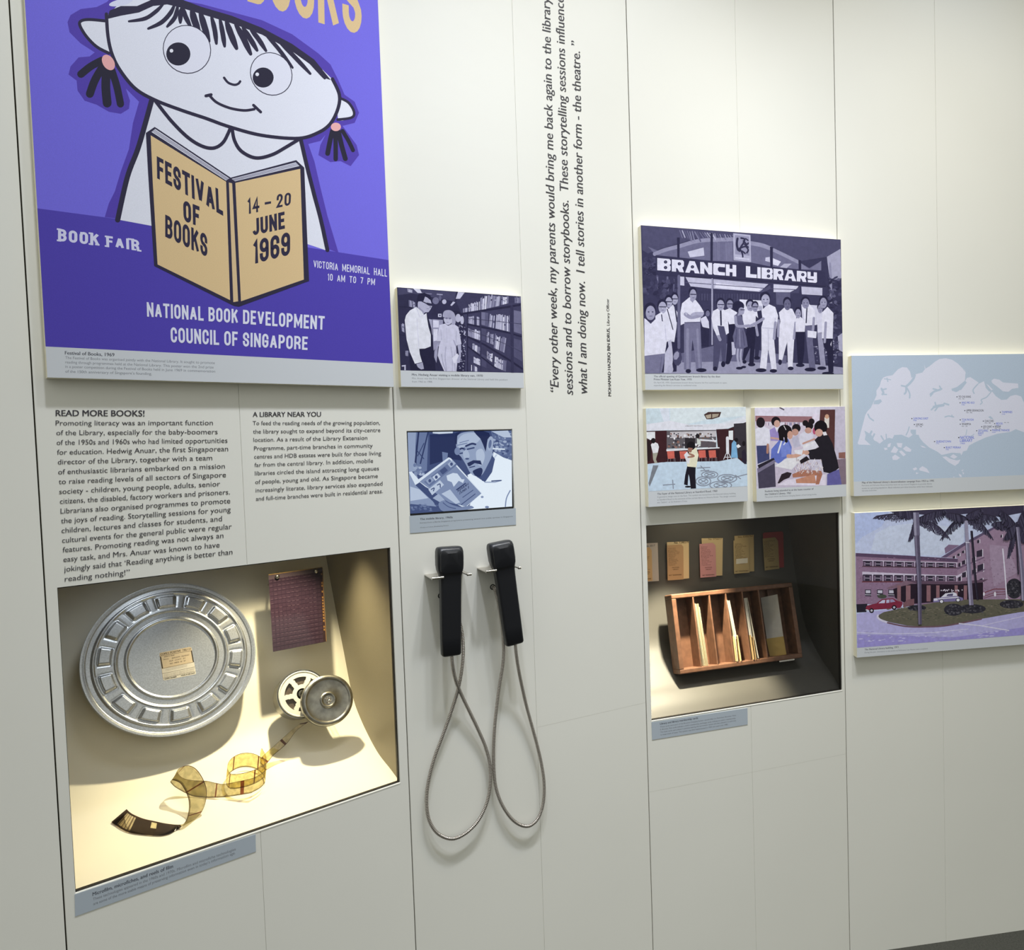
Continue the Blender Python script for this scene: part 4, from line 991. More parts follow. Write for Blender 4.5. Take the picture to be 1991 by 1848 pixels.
# ------------------------------------------------------------------ loans counter photo (panel 2, middle right)
t, A, Cp, q = board('photo_board', 'small colour photo board of students at a loans counter, right of a pair', 'photo board', 2,
    [(1077, 100), (1868, 95), (1883, 888), (1087, 932)], [(1107, 818), (1880, 780)], cM, 'small colour photo boards')
A.p((196, 190, 212), q)
A.p((226, 220, 240), '1077 100 1650 98 1650 160 1580 180 1080 175'); A.p((150, 104, 112), '1080 175 1580 182 1580 235 1080 225'); A.p((216, 206, 226), '1580 160 1650 160 1640 260 1580 240'); A.p((198, 186, 206), '1080 225 1580 238 1640 330 1640 500 1080 560')
for i in range(60): A.p(rnd.choice([(230, 224, 240), (150, 110, 130), (120, 110, 150), (205, 180, 190)]), [(x0 := 1090+i*8, 235), (x0+6, 235), (x0+6, 262), (x0, 262)])
A.p((86, 50, 50), '1650 122 1782 120 1776 500 1730 420 1640 300'); A.p((214, 206, 200), '1688 190 1730 190 1728 282 1690 280'); A.e((200, 150, 120), 1710, 182, 18, 20); A.s((90, 80, 100), 12, '1296 104 1330 122', 0)
A.p((190, 182, 204), '1784 98 1868 96 1880 785 1800 700 1776 500'); A.p((140, 92, 84), '1812 500 1872 495 1872 552 1814 550'); A.p((128, 108, 124), '1800 560 1876 552 1880 785 1820 780')
# far left man and woman
A.p((226, 224, 240), '1080 290 1150 265 1215 300 1205 430 1180 445 1085 430'); A.e((34, 26, 34), 1126, 235, 38, 46); A.p((60, 66, 110), '1090 440 1200 435 1205 560 1100 600'); A.s((170, 120, 100), 20, '1190 430 1186 500')
A.p((150, 132, 196), '1205 300 1250 275 1310 290 1330 400 1215 395'); A.e((28, 20, 28), 1260, 225, 40, 42); A.e((196, 152, 138), 1270, 245, 26, 32); A.p((225, 220, 236), '1250 275 1290 280 1270 320'); A.s((196, 152, 138), 16, '1220 370 1290 380')
for x, y, r in ((1440, 285, 38), (1520, 240, 26), (1555, 265, 34), (1575, 225, 26)): A.e((30, 22, 28), x, y, r, r)
A.p((205, 202, 220), '1470 340 1530 300 1590 350 1580 420 1500 450 1460 430'); A.e((190, 142, 128), 1545, 305, 30, 26); A.e((186, 138, 124), 1430, 320, 30, 30); A.p((180, 176, 200), '1400 370 1450 350 1480 440 1420 460'); A.e((182, 70, 110), 1600, 310, 16, 30)
A.s((190, 142, 128), 16, '1500 420 1600 380'); A.p((232, 230, 238), '1500 440 1620 390 1640 410 1500 470'); A.p((215, 212, 226), '1430 500 1620 400 1640 430 1600 480 1460 560')
# girl in blue uniform
A.p((92, 110, 196), '1220 470 1290 390 1370 380 1400 450 1395 520 1330 560 1290 600 1215 560'); A.p((110, 128, 208), '1300 430 1360 395 1395 470 1385 530 1310 540'); A.s((226, 226, 240), 14, '1310 400 1280 500'); A.s((226, 226, 240), 10, '1350 400 1330 430')
A.e((26, 20, 26), 1340, 310, 62, 56); A.p((26, 20, 26), '1280 300 1320 290 1330 400 1290 390'); A.e((196, 146, 128), 1385, 345, 24, 36); A.s((26, 20, 26), 26, '1345 330 1352 400'); A.s((225, 220, 226), 5, '1330 262 1350 300')
A.s((202, 152, 132), 34, '1370 530 1430 530 1500 495'); A.p((226, 224, 236), '1420 480 1500 470 1490 520 1430 510')
# librarian in dark sweater
A.p((34, 30, 40), '1600 390 1660 330 1720 345 1760 420 1800 560 1815 640 1770 690 1680 670 1660 560 1560 560 1545 500 1640 450'); A.e((24, 18, 24), 1655, 278, 58, 62); A.e((200, 152, 138), 1640, 325, 34, 34); A.p((230, 226, 236), '1670 320 1700 315 1712 345 1680 350')
A.s((220, 216, 226), 6, '1710 690 1760 680 1815 640'); A.s((34, 30, 40), 40, '1640 480 1545 500', 0); A.e((200, 152, 134), 1530, 500, 24, 20); A.p((96, 92, 160), '1712 690 1815 645 1840 780 1710 790')
# counter
A.p((236, 234, 242), '1245 620 1360 550 1500 540 1400 650'); A.p((190, 178, 200), '1250 622 1400 652 1490 560 1490 640 1700 680 1710 790 1260 805'); A.p((46, 34, 42), '1275 770 1310 690 1360 670 1400 680 1380 720 1330 740 1290 770'); A.p((225, 215, 235), '1275 785 1360 740 1700 690 1700 790')
A.p((70, 64, 86), '1100 680 1250 590 1260 800 1110 815'); A.p((120, 112, 140), '1095 640 1240 555 1262 580 1100 680'); A.p((40, 36, 50), '1100 610 1240 545 1250 560 1110 640')
A.p((170, 108, 84), '1405 690 1500 650 1660 660 1670 690 1640 780 1610 780 1620 700 1410 720'); A.p((190, 128, 100), '1435 735 1600 690 1616 770 1440 768')
for i in range(110): A.s(rnd.choice([(225, 215, 220), (190, 160, 160), (150, 120, 130), (240, 234, 240)]), 4, [(x := rnd.uniform(1430, 1670), y := rnd.uniform(570, 690)), (x+rnd.uniform(-14, 14), y-rnd.uniform(14, 34))], 0)
A.p((36, 28, 36), '1470 570 1530 530 1560 560 1480 600')
Cp.t(CAPB, 'Students being attended to at the loans counter of', (1163, 848), (1592, 826), 16, 0.015); Cp.t(CAPB, 'the Children’s Library, 1962', (1163, 875), (1394, 862), 16, 0.015); Cp.t(CAPT, 'The picture shows the Browne Charging System of borrowing books.', (1163, 897), (1620, 872), 12)
finish(t, A, Cp)

# ------------------------------------------------------------------ map board (panel 3)
t, A, Cp, q = board('map_board', 'pale blue wall board with a white island map and place names', 'map board', 3,
    [(90, 115), (1991, 110), (1991, 1600), (110, 1672)], [(115, 1502), (1991, 1452)], (1640, 670, 1991, 980, 1991, 1758), extra_right=0.600)
SEA, LAND = (172, 188, 208), (230, 232, 252)
A.p(SEA, q)
A.p(LAND, '155 1090 172 1040 240 780 262 740 300 700 330 640 365 560 362 510 400 455 415 400 440 365 480 350 540 340 600 275 650 250 700 255 735 300 750 370 778 350 790 330 870 310 900 270 950 240 1010 190 1060 160 1130 152 1200 170 1260 210 1320 270 1345 320 1340 400 1300 460 1260 500 1200 515 1190 490 1250 470 1330 430 1360 370 1400 360 1490 420 1480 440 1550 405 1570 480 1605 520 1640 520 1680 570 1740 612 1800 608 1840 570 1900 555 1960 575 1990 640 2060 720 2150 800 2150 900 2060 960 1990 968 1900 935 1840 965 1700 985 1560 1030 1450 1080 1385 1115 1360 1170 1320 1180 1300 1225 1290 1200 1190 1195 1085 1220 1030 1180 950 1140 880 1080 840 1030 830 1000 780 990 760 1000 720 1030 640 995 560 1000 540 1040 500 1030 440 1060 400 1095 340 1060 300 990 230 950 245 1000 235 1050 300 1110 170 1105')
A.p(SEA, '1210 520 1250 470 1340 400 1360 420 1300 500'); A.s(SEA, 12, '1560 410 1600 470 1640 510'); A.p(LAND, '1630 400 1660 378 1720 390 1760 420 1925 432 1930 480 1860 490 1820 522 1760 518 1700 470 1640 425'); A.p(LAND, '1572 432 1600 450 1648 500 1630 508')
for w, pt in ((26, '690 465 730 430 770 380 785 340'), (18, '690 465 640 455'), (20, '690 465 690 520 674 545'), (16, '700 480 730 540 730 590'), (24, '420 490 440 530 430 550'), (16, '430 500 470 490'), (14, '430 550 475 552'), (10, '450 380 520 390'), (12, '480 370 490 410'), (22, '960 550 1000 520 1060 500 1080 490'), (18, '990 490 1030 500'), (16, '1060 460 1075 490'), (14, '960 570 985 540'),
               (30, '1000 690 1040 680 1100 670'), (18, '970 720 1000 690'), (16, '1010 640 1020 680'), (16, '1010 730 1040 690'), (18, '1110 650 1160 665'), (14, '1120 800 1160 790 1215 800'), (12, '1195 780 1200 800'), (20, '1215 500 1240 515 1270 500'), (14, '1440 540 1430 500 1480 440'), (12, '1510 660 1530 640 1520 610 1580 580 1630 520'), (16, '270 770 290 810 330 840'), (12, '690 1000 710 960 725 910'), (8, '1350 1000 1360 940'), (8, '1400 1020 1440 990'), (12, '470 990 476 1050'), (16, '415 1010 440 1050'), (20, '320 1030 340 990'), (22, '290 1000 310 960')):
    A.s(SEA, w, pt)
A.p(SEA, '340 620 410 605 425 630 390 660 330 660'); A.p(SEA, '740 940 800 940 800 990 770 1005 740 970'); A.p(SEA, '1595 800 1620 790 1655 820 1630 826'); A.p(SEA, '230 950 270 990 310 1000 330 1060 390 1080 350 1075 235 1050 245 1000')
for pt in ('445 1140 480 1140 486 1160 455 1168', '490 1100 525 1085 515 1130 485 1135', '520 1190 560 1120 605 1160 580 1200', '585 1085 650 1090 640 1140 600 1130', '655 1150 690 1120 750 1160 740 1185 690 1180', '610 1180 640 1170 690 1215 660 1235', '535 1240 570 1215 625 1250 590 1275 545 1275', '762 1370 800 1355 815 1375 780 1392', '800 1410 830 1420 800 1432', '835 1370 870 1342 920 1370 952 1420 900 1405 840 1390', '1090 1240 1130 1235 1180 1262 1250 1280 1290 1270 1270 1310 1230 1340 1160 1300', '1175 1240 1210 1210 1258 1240 1220 1262', '1270 1425 1300 1440 1304 1466 1280 1455', '1300 1390 1330 1375 1310 1400', '1310 1405 1332 1420 1320 1436', '845 1115 880 1122 915 1142 870 1135', '1232 1375 1248 1390 1236 1385', '1210 1458 1230 1462 1212 1470', '1330 265 1350 320 1338 315', '890 225 905 265 895 265'):
    A.p(LAND, pt)
BLU, BLK = (78, 102, 208), (50, 50, 62)
for tx, yr, x, y, x1, b in (('YIO CHU KANG', '1953 - 1963', 1268, 588, 1405, 0), ('ANG MO KIO', '1985', 1302, 654, 1445, 1), ('UPPER SERANGOON', '1953 - 1966', 1354, 740, 1545, 0), ('TAMPINES', '1994', 1746, 758, 1862, 1), ('JURONG EAST', '1988', 770, 828, 936, 1), ('JURONG', '1977 - 1988', 798, 894, 877, 0), ('TOA PAYOH', '1974', 1304, 842, 1435, 1), ('WHAMPOA', '1961 - 1967', 1304, 890, 1406, 0), ('CHAI CHEE', '1974 - 1981', 1558, 856, 1656, 0), ('BEDOK', '1985', 1684, 884, 1758, 1), ('JOO CHIAT', '1956 - 1972', 1540, 918, 1638, 0), ('SIGLAP', '1956 - 1971', 1668, 918, 1735, 0), ('GEYLANG', '', 1485, 962, 1594, 1), ('EAST', '1988', 1485, 990, 1546, 1), ('MARINE PARADE', '1978', 1640, 958, 1832, 1), ('QUEENSTOWN', '1970', 1020, 1082, 1186, 1), ('BUKIT MERAH', '1982', 1128, 1148, 1292, 1)):
    A.t(BLU if b else BLK, tx, (x, y), (x1, y), 23, 0.012)
    if tx != 'EAST': A.e(BLK, x-16, y-10, 6, 6, 0, 10)
    if yr: A.t(BLU if b else BLK, yr, (x, y+18), (x + (36 if b else 66), y+18), 12)
A.t(BLU, 'NATIONAL', (1285, 1042), (1445, 1040), 32, 0.012); A.t(BLU, 'LIBRARY', (1285, 1078), (1424, 1074), 32, 0.012); A.t(BLU, '1960', (1290, 1102), (1340, 1100), 18); A.e(BLK, 1272, 1028, 7, 7, 0, 10)
A.t(BLK, '1953 - 1985', (1770, 868), (1826, 867), 10)
Cp.t(CAPB, 'Map of the National Library’s decentralisation campaign from 1953 to 1995', (203, 1534), (998, 1514), 20, 0.015)
Cp.t(CAPT, 'Part-time and full-time library branches were set up around Singapore to provide library', (203, 1564), (976, 1544), 16); Cp.t(CAPT, 'access to a growing population. Black indicates part-time branches while blue indicates', (203, 1594), (982, 1574), 16); Cp.t(CAPT, 'full-time branches.', (203, 1622), (368, 1616), 16)
finish(t, A, Cp, M_PRINT)

# ------------------------------------------------------------------ library building photo (panel 3, lower)
t, A, Cp, q = board('photo_board', 'colour photo board of a brick library building with palms and two cars', 'photo board', 3,
    [(118, 155), (1966, 72), (1966, 1592), (148, 1730)], [(150, 1620), (1966, 1490)], (1640, 970, 1991, 1300, 1966, 1848), extra_right=0.600)
A.p((196, 206, 242), q)
A.p((206, 216, 244), '500 300 800 260 1100 300 1330 320 1300 480 1050 620 600 610 300 560 350 380')
A.p((176, 190, 234), '118 155 500 140 420 300 200 420 130 500')
BR, BR2, WINC, PALE = (138, 108, 138), (150, 122, 150), (52, 44, 62), (206, 196, 222)
A.p(BR, '132 592 850 632 1245 655 1245 900 1330 1100 1330 1160 140 1150'); A.p(BR2, '1060 640 1330 480 1640 310 1990 350 2110 380 2110 1130 1240 1130 1240 650')
A.p((90, 68, 98), '132 592 700 620 1245 655 1245 690 700 660 132 628'); A.p((96, 80, 112), '1060 640 1330 470 1640 305 1990 350 1990 366 1640 330 1340 500 1120 640')
A.p((128, 104, 136), '1100 540 1145 500 1265 508 1180 560 1110 600'); A.p((160, 136, 164), '1590 500 1780 520 1900 800 1640 960 1600 700')
for i in range(500):
    x, y = rnd.uniform(140, 1960), rnd.uniform(640, 1130)
    A.p(rnd.choice([(124, 92, 122), (158, 134, 162), (118, 88, 116), (146, 116, 144)]), [(x, y), (x+14, y+.4), (x+14, y+6), (x, y+5.6)])
A.p((196, 184, 208), '205 795 800 822 1240 838 1340 780 1340 800 1245 862 205 832')
def row(y0, y1, pts, n):
    for i in range(n):
        f0, f1 = i/n, (i+.86)/n
        a = [(pts[0][0]+(pts[1][0]-pts[0][0])*f, pts[0][1]+(pts[1][1]-pts[0][1])*f, pts[3][1]+(pts[2][1]-pts[3][1])*f) for f in (f0, f1)]
        A.p(WINC, [(a[0][0], a[0][1]), (a[1][0], a[1][1]), (a[1][0], a[1][2]), (a[0][0], a[0][2])])
        x0, x1, ya, yb = a[0][0], a[1][0], a[0][1], a[0][2]; w = x1-x0; hgt = yb-ya
        A.p((126, 104, 132), [(x0+w*.08, ya+hgt*.2), (x0+w*.25, ya+hgt*.2), (x0+w*.25, yb-hgt*.1), (x0+w*.08, yb-hgt*.1)]); A.p((126, 104, 132), [(x0+w*.75, ya+hgt*.2), (x0+w*.95, ya+hgt*.2), (x0+w*.95, yb-hgt*.1), (x0+w*.75, yb-hgt*.1)])
        A.s((168, 160, 182), 7, [(x0+w*.28, ya+hgt*.52), (x0+w*.74, ya+hgt*.55)], 0); A.s(PALE, 7, [(x1+w*.08, ya-2), (x1+w*.08, yb+4)], 0)
row(0, 0, nums('215 678 1240 705 1240 752 215 736'), 9); row(0, 0, nums('210 825 1240 845 1240 895 210 900'), 9)
A.s((84, 56, 70), 10, '208 738 1240 755', 0); A.s((110, 56, 66), 12, '205 906 700 905', 0); A.s((196, 186, 210), 8, '212 672 1240 700', 0)
for x in (235, 365, 488):
    A.p(WINC, [(x, 990), (x+66, 990), (x+66, 1065), (x, 1062)]); A.p((190, 186, 206), [(x+8, 998), (x+58, 998), (x+58, 1030), (x+8, 1030)]); A.s((210, 206, 222), 5, [(x, 1046), (x+66, 1048)], 0)
for x, y, w, h in ((1250, 700, 30, 44), (1290, 672, 40, 48), (1250, 850, 34, 50), (1292, 800, 46, 60), (1400, 640, 40, 60), (1450, 560, 66, 78), (1400, 770, 46, 60), (1460, 715, 66, 88), (1190, 625, 30, 26), (1240, 598, 30, 28), (1290, 566, 30, 30), (1455, 450, 30, 36), (1710, 395, 22, 30), (1480, 870, 40, 50)):
    A.p(WINC, [(x, y+h*.15), (x+w, y-h*.1), (x+w, y+h*.85), (x, y+h)]); A.s((222, 214, 232), 8, [(x+w, y-h*.1), (x+w, y+h*.9)], 0)
for pt in ('1245 765 1530 640', '1400 830 1540 770', '1240 760 1340 715'): A.s((110, 86, 116), 12, pt, 0)
# porch
A.p((42, 30, 44), '540 985 700 930 1520 900 1520 1110 1330 1110 960 1130 700 1150 560 1080'); A.p((126, 96, 116), '465 975 680 892 820 905 700 940 500 985'); A.p((96, 72, 94), '680 892 1240 905 1575 878 1520 912 1240 935 820 930')
for x, w in ((585, 40), (680, 50), (905, 44), (1010, 36), (1210, 34), (1310, 36)): A.p((140, 98, 108), [(x, 945), (x+w, 945), (x+w, 1120), (x, 1120)])
A.p((120, 82, 92), '650 1140 700 1100 770 1090 770 1160 650 1185')
for i in range(16): A.e((215, 205, 225), rnd.uniform(1060, 1300), rnd.uniform(990, 1010), 6, 8, 0, 6)
A.s((120, 52, 62), 9, '1520 1030 1640 985 1760 985', 0); A.s((120, 60, 70), 6, '1530 1065 1650 1020 1760 1015', 0); A.s((110, 60, 70), 6, '1530 1085 1650 1045 1765 1040', 0); A.e((226, 222, 236), 1650, 1040, 12, 26, 0, 10); A.e((226, 222, 236), 1530, 1040, 10, 22, 0, 10)
# ground
A.p((172, 166, 218), '145 1255 250 1235 640 1190 1966 1180 2120 1200 2120 1520 1966 1500 150 1625'); A.p((150, 140, 210), '148 1480 600 1490 1200 1510 1966 1400 1966 1500 150 1625')
A.p((40, 36, 50), '140 1150 260 1145 250 1235 145 1240'); A.p((96, 92, 78), '370 1275 440 1235 700 1180 1000 1130 1330 1100 1966 1095 2120 1090 2120 1210 1900 1240 1500 1310 1200 1370 900 1395 700 1385 500 1345 385 1305'); A.s((206, 200, 226), 20, '375 1270 372 1290 400 1318 480 1350'); A.s((110, 80, 92), 16, '480 1352 680 1392 900 1396 1130 1382 1500 1312')
for i in range(260):
    A.e(rnd.choice([(84, 84, 70), (112, 106, 86), (74, 76, 66), (120, 110, 96)]), x := rnd.uniform(480, 1900), rnd.uniform(1190-(x-480)*.04, 1340-abs(x-850)*.09), rnd.uniform(8, 20), rnd.uniform(3, 6), 0, 6)
for i in range(90): A.e(rnd.choice([(196, 190, 232), (156, 148, 206)]), rnd.uniform(170, 1900), rnd.uniform(1440, 1560), rnd.uniform(10, 34), rnd.uniform(3, 7), -3, 7)
A.s((210, 206, 238), 8, '148 1458 500 1470 900 1462 1360 1420'); A.s((222, 218, 244), 12, '1260 1360 1500 1385 1800 1436', 0); A.s((196, 190, 226), 9, '1500 1385 1700 1340 1966 1280', 0)
for cx, cy, rx, ry in ((1200, 1210, 105, 66), (1400, 1200, 150, 50), (800, 1190, 100, 32), (1830, 1150, 130, 46), (1860, 980, 90, 110)):
    A.e((48, 46, 56), cx, cy, rx, ry)
    for i in range(36): A.e(rnd.choice([(34, 34, 44), (66, 64, 72), (84, 82, 92)]), cx+rnd.uniform(-.8, .8)*rx, cy+rnd.uniform(-.75, .75)*ry, 12, 8, rnd.uniform(-40, 40), 6)
A.e((70, 76, 66), 420, 1065, 50, 22); A.s((222, 216, 236), 14, '1735 550 1758 800 1780 1092', 0); A.e((222, 216, 236), 1780, 1092, 18, 8)
# cars
A.p((128, 34, 62), '240 1195 255 1165 360 1140 420 1095 540 1085 590 1115 640 1125 640 1160 620 1190 260 1215', 0); A.p((190, 190, 220), '380 1140 425 1105 455 1103 450 1138'); A.p((176, 172, 206), '468 1102 500 1098 500 1134 465 1137'); A.p((150, 140, 180), '508 1097 540 1096 565 1122 510 1132'); A.s((226, 220, 238), 9, '245 1212 262 1212', 0)
for x, y in ((306, 1220), (552, 1185)): A.e((30, 26, 36), x, y, 26, 26); A.e((180, 176, 196), x, y, 13, 13)
A.p((120, 110, 160), '975 1110 990 1085 1060 1075 1110 1035 1200 1020 1230 1030 1240 1062 1300 1080 1305 1105 1270 1115 980 1130'); A.p((222, 220, 238), '1060 1078 1110 1032 1200 1020 1232 1034 1238 1060 1160 1064'); A.p((80, 74, 110), '1120 1062 1135 1040 1195 1034 1190 1060'); A.s((230, 228, 242), 10, '1030 1092 1250 1074', 0)
for x, y in ((1068, 1120), (1248, 1104)): A.e((34, 30, 42), x, y, 26, 22); A.e((222, 220, 236), x, y, 18, 16)
A.p((216, 212, 236), '980 1090 1020 1085 1030 1110 985 1115')
# palms
def trunk(pts, w0, w1, col, hi):
    P = catmull(nums(pts), 8); n = len(P)
    for i in range(n-1):
        a = w0+(w1-w0)*i/n
        A.p(col, [(P[i][0]-a/2, P[i][1]), (P[i][0]+a/2, P[i][1]), (P[i+1][0]+a/2, P[i+1][1]+1), (P[i+1][0]-a/2, P[i+1][1]+1)])
        A.p(hi, [(P[i][0]-a*.42, P[i][1]), (P[i][0]-a*.05, P[i][1]), (P[i+1][0]-a*.05, P[i+1][1]+1), (P[i+1][0]-a*.42, P[i+1][1]+1)])
def frond(x0, y0, x1, y1, drop, L, n=26, col=(46, 42, 62)):
    mx, my = (x0+x1)/2, (y0+y1)/2-drop
    for i in range(n+1):
        f = i/n; x = (1-f)**2*x0+2*f*(1-f)*mx+f*f*x1; y = (1-f)**2*y0+2*f*(1-f)*my+f*f*y1
        l = L*(0.5+math.sin(math.pi*min(1, f*1.05))*.8)
        for sgn in (-1, 1):
            A.s(rnd.choice([col, (58, 52, 76), (72, 68, 92)]), 9, [(x, y), (x+(x1-x0)*.06+sgn*l*.28, y+l*(.9 if sgn > 0 else .75)*rnd.uniform(.8, 1.15))], 0)
    A.s((52, 46, 66), 9, [((1-f)**2*x0+2*f*(1-f)*mx+f*f*x1, (1-f)**2*y0+2*f*(1-f)*my+f*f*y1) for f in (0, .25, .5, .75, 1)])
A.p((60, 54, 78), '500 140 1966 72 1966 150 1700 200 1400 160 1100 190 800 170 600 165')
frond(790, 170, 360, 190, 30, 70); frond(790, 190, 720, 440, -10, 60, 20); frond(820, 250, 1130, 400, 120, 95); frond(820, 210, 1100, 120, 30, 100); frond(800, 150, 560, 120, 10, 80)
trunk('790 150 800 400 812 640 826 900 830 1160 834 1370', 62, 36, (86, 78, 104), (118, 110, 138)); trunk('790 150 800 400', 66, 58, (104, 98, 126), (150, 146, 172))
frond(1330, 210, 1080, 420, 130, 80); frond(1340, 220, 1600, 400, 140, 100); frond(1340, 200, 1660, 200, 60, 90); frond(1330, 200, 1130, 160, 30, 80); frond(1340, 180, 1500, 110, 20, 80)
trunk('1395 350 1415 600 1440 900 1462 1100', 26, 26, (40, 34, 50), (56, 50, 68)); trunk('1335 240 1348 470 1368 800 1392 1160', 34, 52, (120, 112, 140), (158, 152, 182)); A.p((150, 144, 172), '1318 240 1352 240 1366 470 1330 470'); A.s((214, 210, 230), 8, '1330 476 1372 478', 0)
frond(1880, 290, 1640, 260, 40, 90); frond(1880, 300, 1800, 620, 60, 70); frond(1880, 260, 2090, 300, 60, 110); frond(1870, 270, 1720, 130, 30, 110); frond(1900, 250, 1960, 130, 20, 100); frond(1900, 280, 2000, 480, 60, 100); frond(1870, 280, 1760, 420, 60, 90)
A.s((44, 38, 54), 14, '1880 380 1905 820', 0); trunk('1895 310 1915 500 1945 800 1962 1110', 34, 46, (112, 106, 134), (150, 144, 172))
Cp.t(CAPB, 'The National Library building, 1971', (230, 1654), (598, 1626), 19, 0.015); Cp.t(CAPT, 'During this year, renovations to the stacks and Reference Loan Rooms were completed.', (230, 1684), (920, 1640), 15)
finish(t, A, Cp)
# ================================================================== display cases
PROF0 = [(-0.490, 1.50), (-0.4039, 1.2706), (-0.3544, 1.143), (-0.308, 1.033), (-0.2656, 0.937), (-0.2165, 0.885), (-0.1304, 0.834), (-0.0526, 0.812), (-0.013, 0.8000)]
PROF2 = [(-0.335, 1.50), (-0.2900, 1.2855), (-0.2560, 1.1358), (-0.2400, 1.0762), (-0.2073, 0.965), (-0.1642, 0.9084), (-0.1079, 0.8615), (-0.067, 0.8386), (-0.040, 0.822), (-0.013, 0.8000)]
def case(label, k, op, prof, mback, mside, cat='display case'):
    u0, u1, h0, h1 = op
    t = thing('display_case', label, cat, k, (u0, h0, 0.0))
    p = catmull(prof, 6)
    a, b = u0-0.002, u1+0.002
    # one sheet curving from the back down to the sill, 4 mm thick
    V = [(u, h, d) for d, h in p for u in (a, b)] + [(u, h-0.003, d-0.003) for d, h in p for u in (a, b)]
    n = len(p)*2
    Fc = [(2*i, 2*i+1, 2*i+3, 2*i+2) for i in range(len(p)-1)] + [(n+2*i, n+2*i+2, n+2*i+3, n+2*i+1) for i in range(len(p)-1)]
    mesh_obj('backdrop', (V, Fc), mback, t, smooth=True)
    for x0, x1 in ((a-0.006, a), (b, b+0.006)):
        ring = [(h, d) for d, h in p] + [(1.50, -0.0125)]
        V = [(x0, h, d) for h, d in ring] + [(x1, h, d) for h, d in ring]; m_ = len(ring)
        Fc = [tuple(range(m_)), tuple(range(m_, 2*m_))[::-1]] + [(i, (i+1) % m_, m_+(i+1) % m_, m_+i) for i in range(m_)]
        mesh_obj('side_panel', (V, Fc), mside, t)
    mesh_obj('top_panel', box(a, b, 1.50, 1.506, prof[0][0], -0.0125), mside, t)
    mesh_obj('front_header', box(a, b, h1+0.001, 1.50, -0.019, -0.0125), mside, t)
    e = 0.0003
    mesh_obj('glass_pane', box(u0+e, u1-e, h0+e, h1-e, -0.009, -0.004), M_GLASS, t)
    w = 0.0016
    f = merge(box(u0+e, u1-e, h0+e, h0+e+w, -0.0115, -0.0035), box(u0+e, u1-e, h1-e-w, h1-e, -0.0115, -0.0035), box(u0+e, u0+e+w*.35, h0, h1, -0.0115, -0.0035), box(u1-e-w*1.3, u1-e, h0, h1, -0.0115, -0.0035))
    mesh_obj('glazing_gasket', f, M_GASK, t)
    g = 0.0018
    mesh_obj('sill_strip', box(u0, u1, h0-g, h0, 0.0, 0.0008), M_SILL, t)
    return t
M_GASK = mat('glazing_gasket', (44, 40, 34), rough=0.6)
M_SILL = mat('sill_paint', (250, 248, 240), rough=0.3)
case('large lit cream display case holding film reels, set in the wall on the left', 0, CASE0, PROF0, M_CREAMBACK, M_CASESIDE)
case('dark grey display case holding a wooden card tray, set in the wall on the right', 2, CASE2, PROF2, M_DARKBACK, M_DARKBACK)

# local frame of the sloping back of the left case: a along, b up the slope, c off the slope
NB = math.hypot(1, 0.4)
def bf(a, b, c): return (a, 0.937 + b/NB + 0.4*c/NB, -0.2656 - 0.4*b/NB + c/NB)
def zA(x, y): return (80+x*720/1774, 1050+y*750/1848)
def on_back(x, y, c):
    return at_slope(0, *zA(x, y), -0.2656 + c*NB, 0.937, 0.4)
def to_ab(P): return (P[0], ((P[1]-0.937) - 0.4*(P[2]+0.2656))/NB)

# ------------------------------------------------------------------ film can
CA, CB = 0.226, 0.1625
R0 = 0.1625
t = thing('film_can', 'large round silver film can with a pressed rim and paper label', 'film can', 0, bf(CA, CB, 0.0))
def can_h(r, th):
    """height of the pressed lid, in units of the radius"""
    def ridge(c, w): return max(0.0, 1-abs(r-c)/w)**1.0
    sm = lambda e0, e1, x: (lambda q: q*q*(3-2*q))(min(1, max(0, (x-e0)/(e1-e0))))
    z = 0.0
    z += 0.018*(1-sm(0.0, 0.022, abs(r-0.985)))          # rolled outer rim
    z -= 0.012*sm(0.955, 0.94, r)                         # flat flange inside the rim
    z += 0.030*(1-sm(0.008, 0.024, abs(r-0.868)))         # bead
    z += 0.010*sm(0.86, 0.84, r)                          # raised web
    z -= 0.012*sm(0.645, 0.625, r)
    z += 0.018*(1-sm(0.006, 0.022, abs(r-0.628)))
    z += 0.022*(1-sm(0.006, 0.022, abs(r-0.520)))
    z -= 0.004*sm(0.51, 0.49, r)
    # fourteen pressed pockets
    n = 14; f = ((th/(2*math.pi)*n) % 1.0) - 0.5
    ar = abs(f)*2*math.pi/n*0.76
    e = max(sm(0.112, 0.092, ar) , 0)
    zr = sm(0.675, 0.700, r)*sm(0.830, 0.808, r)
    z += 0.034*e*zr - 0.010*(1-sm(0.0, 0.02, abs(ar-0.116)))*sm(0.66, 0.69, r)*sm(0.84, 0.82, r)
    return z
rs = [i*0.05 for i in range(1, 9)] + [0.44+0.006*i for i in range(26)] + [0.60+0.0065*i for i in range(58)]
rs = sorted({round(r, 4) for r in rs if r < 0.998}) + [0.999]
NT = 336
V = [(0, 0, can_h(0.0, 0))]; Fc = []
for r in rs:
    for i in range(NT):
        a = 2*math.pi*i/NT; V.append((r*math.cos(a), r*math.sin(a), can_h(r, a)))
for i in range(NT): Fc.append((0, 1+i, 1+(i+1) % NT))
for j in range(len(rs)-1):
    for i in range(NT):
        i2 = (i+1) % NT; Fc.append((1+j*NT+i, 1+(j+1)*NT+i, 1+(j+1)*NT+i2, 1+j*NT+i2))
CTH = 0.040; CF = 0.054
lid = [(CA+x*R0, CB+y*R0, CF+z*R0) for x, y, z in V]
CANLID = mesh_obj('lid', ([bf(*v) for v in lid], Fc), M_TIN, t, smooth=True)
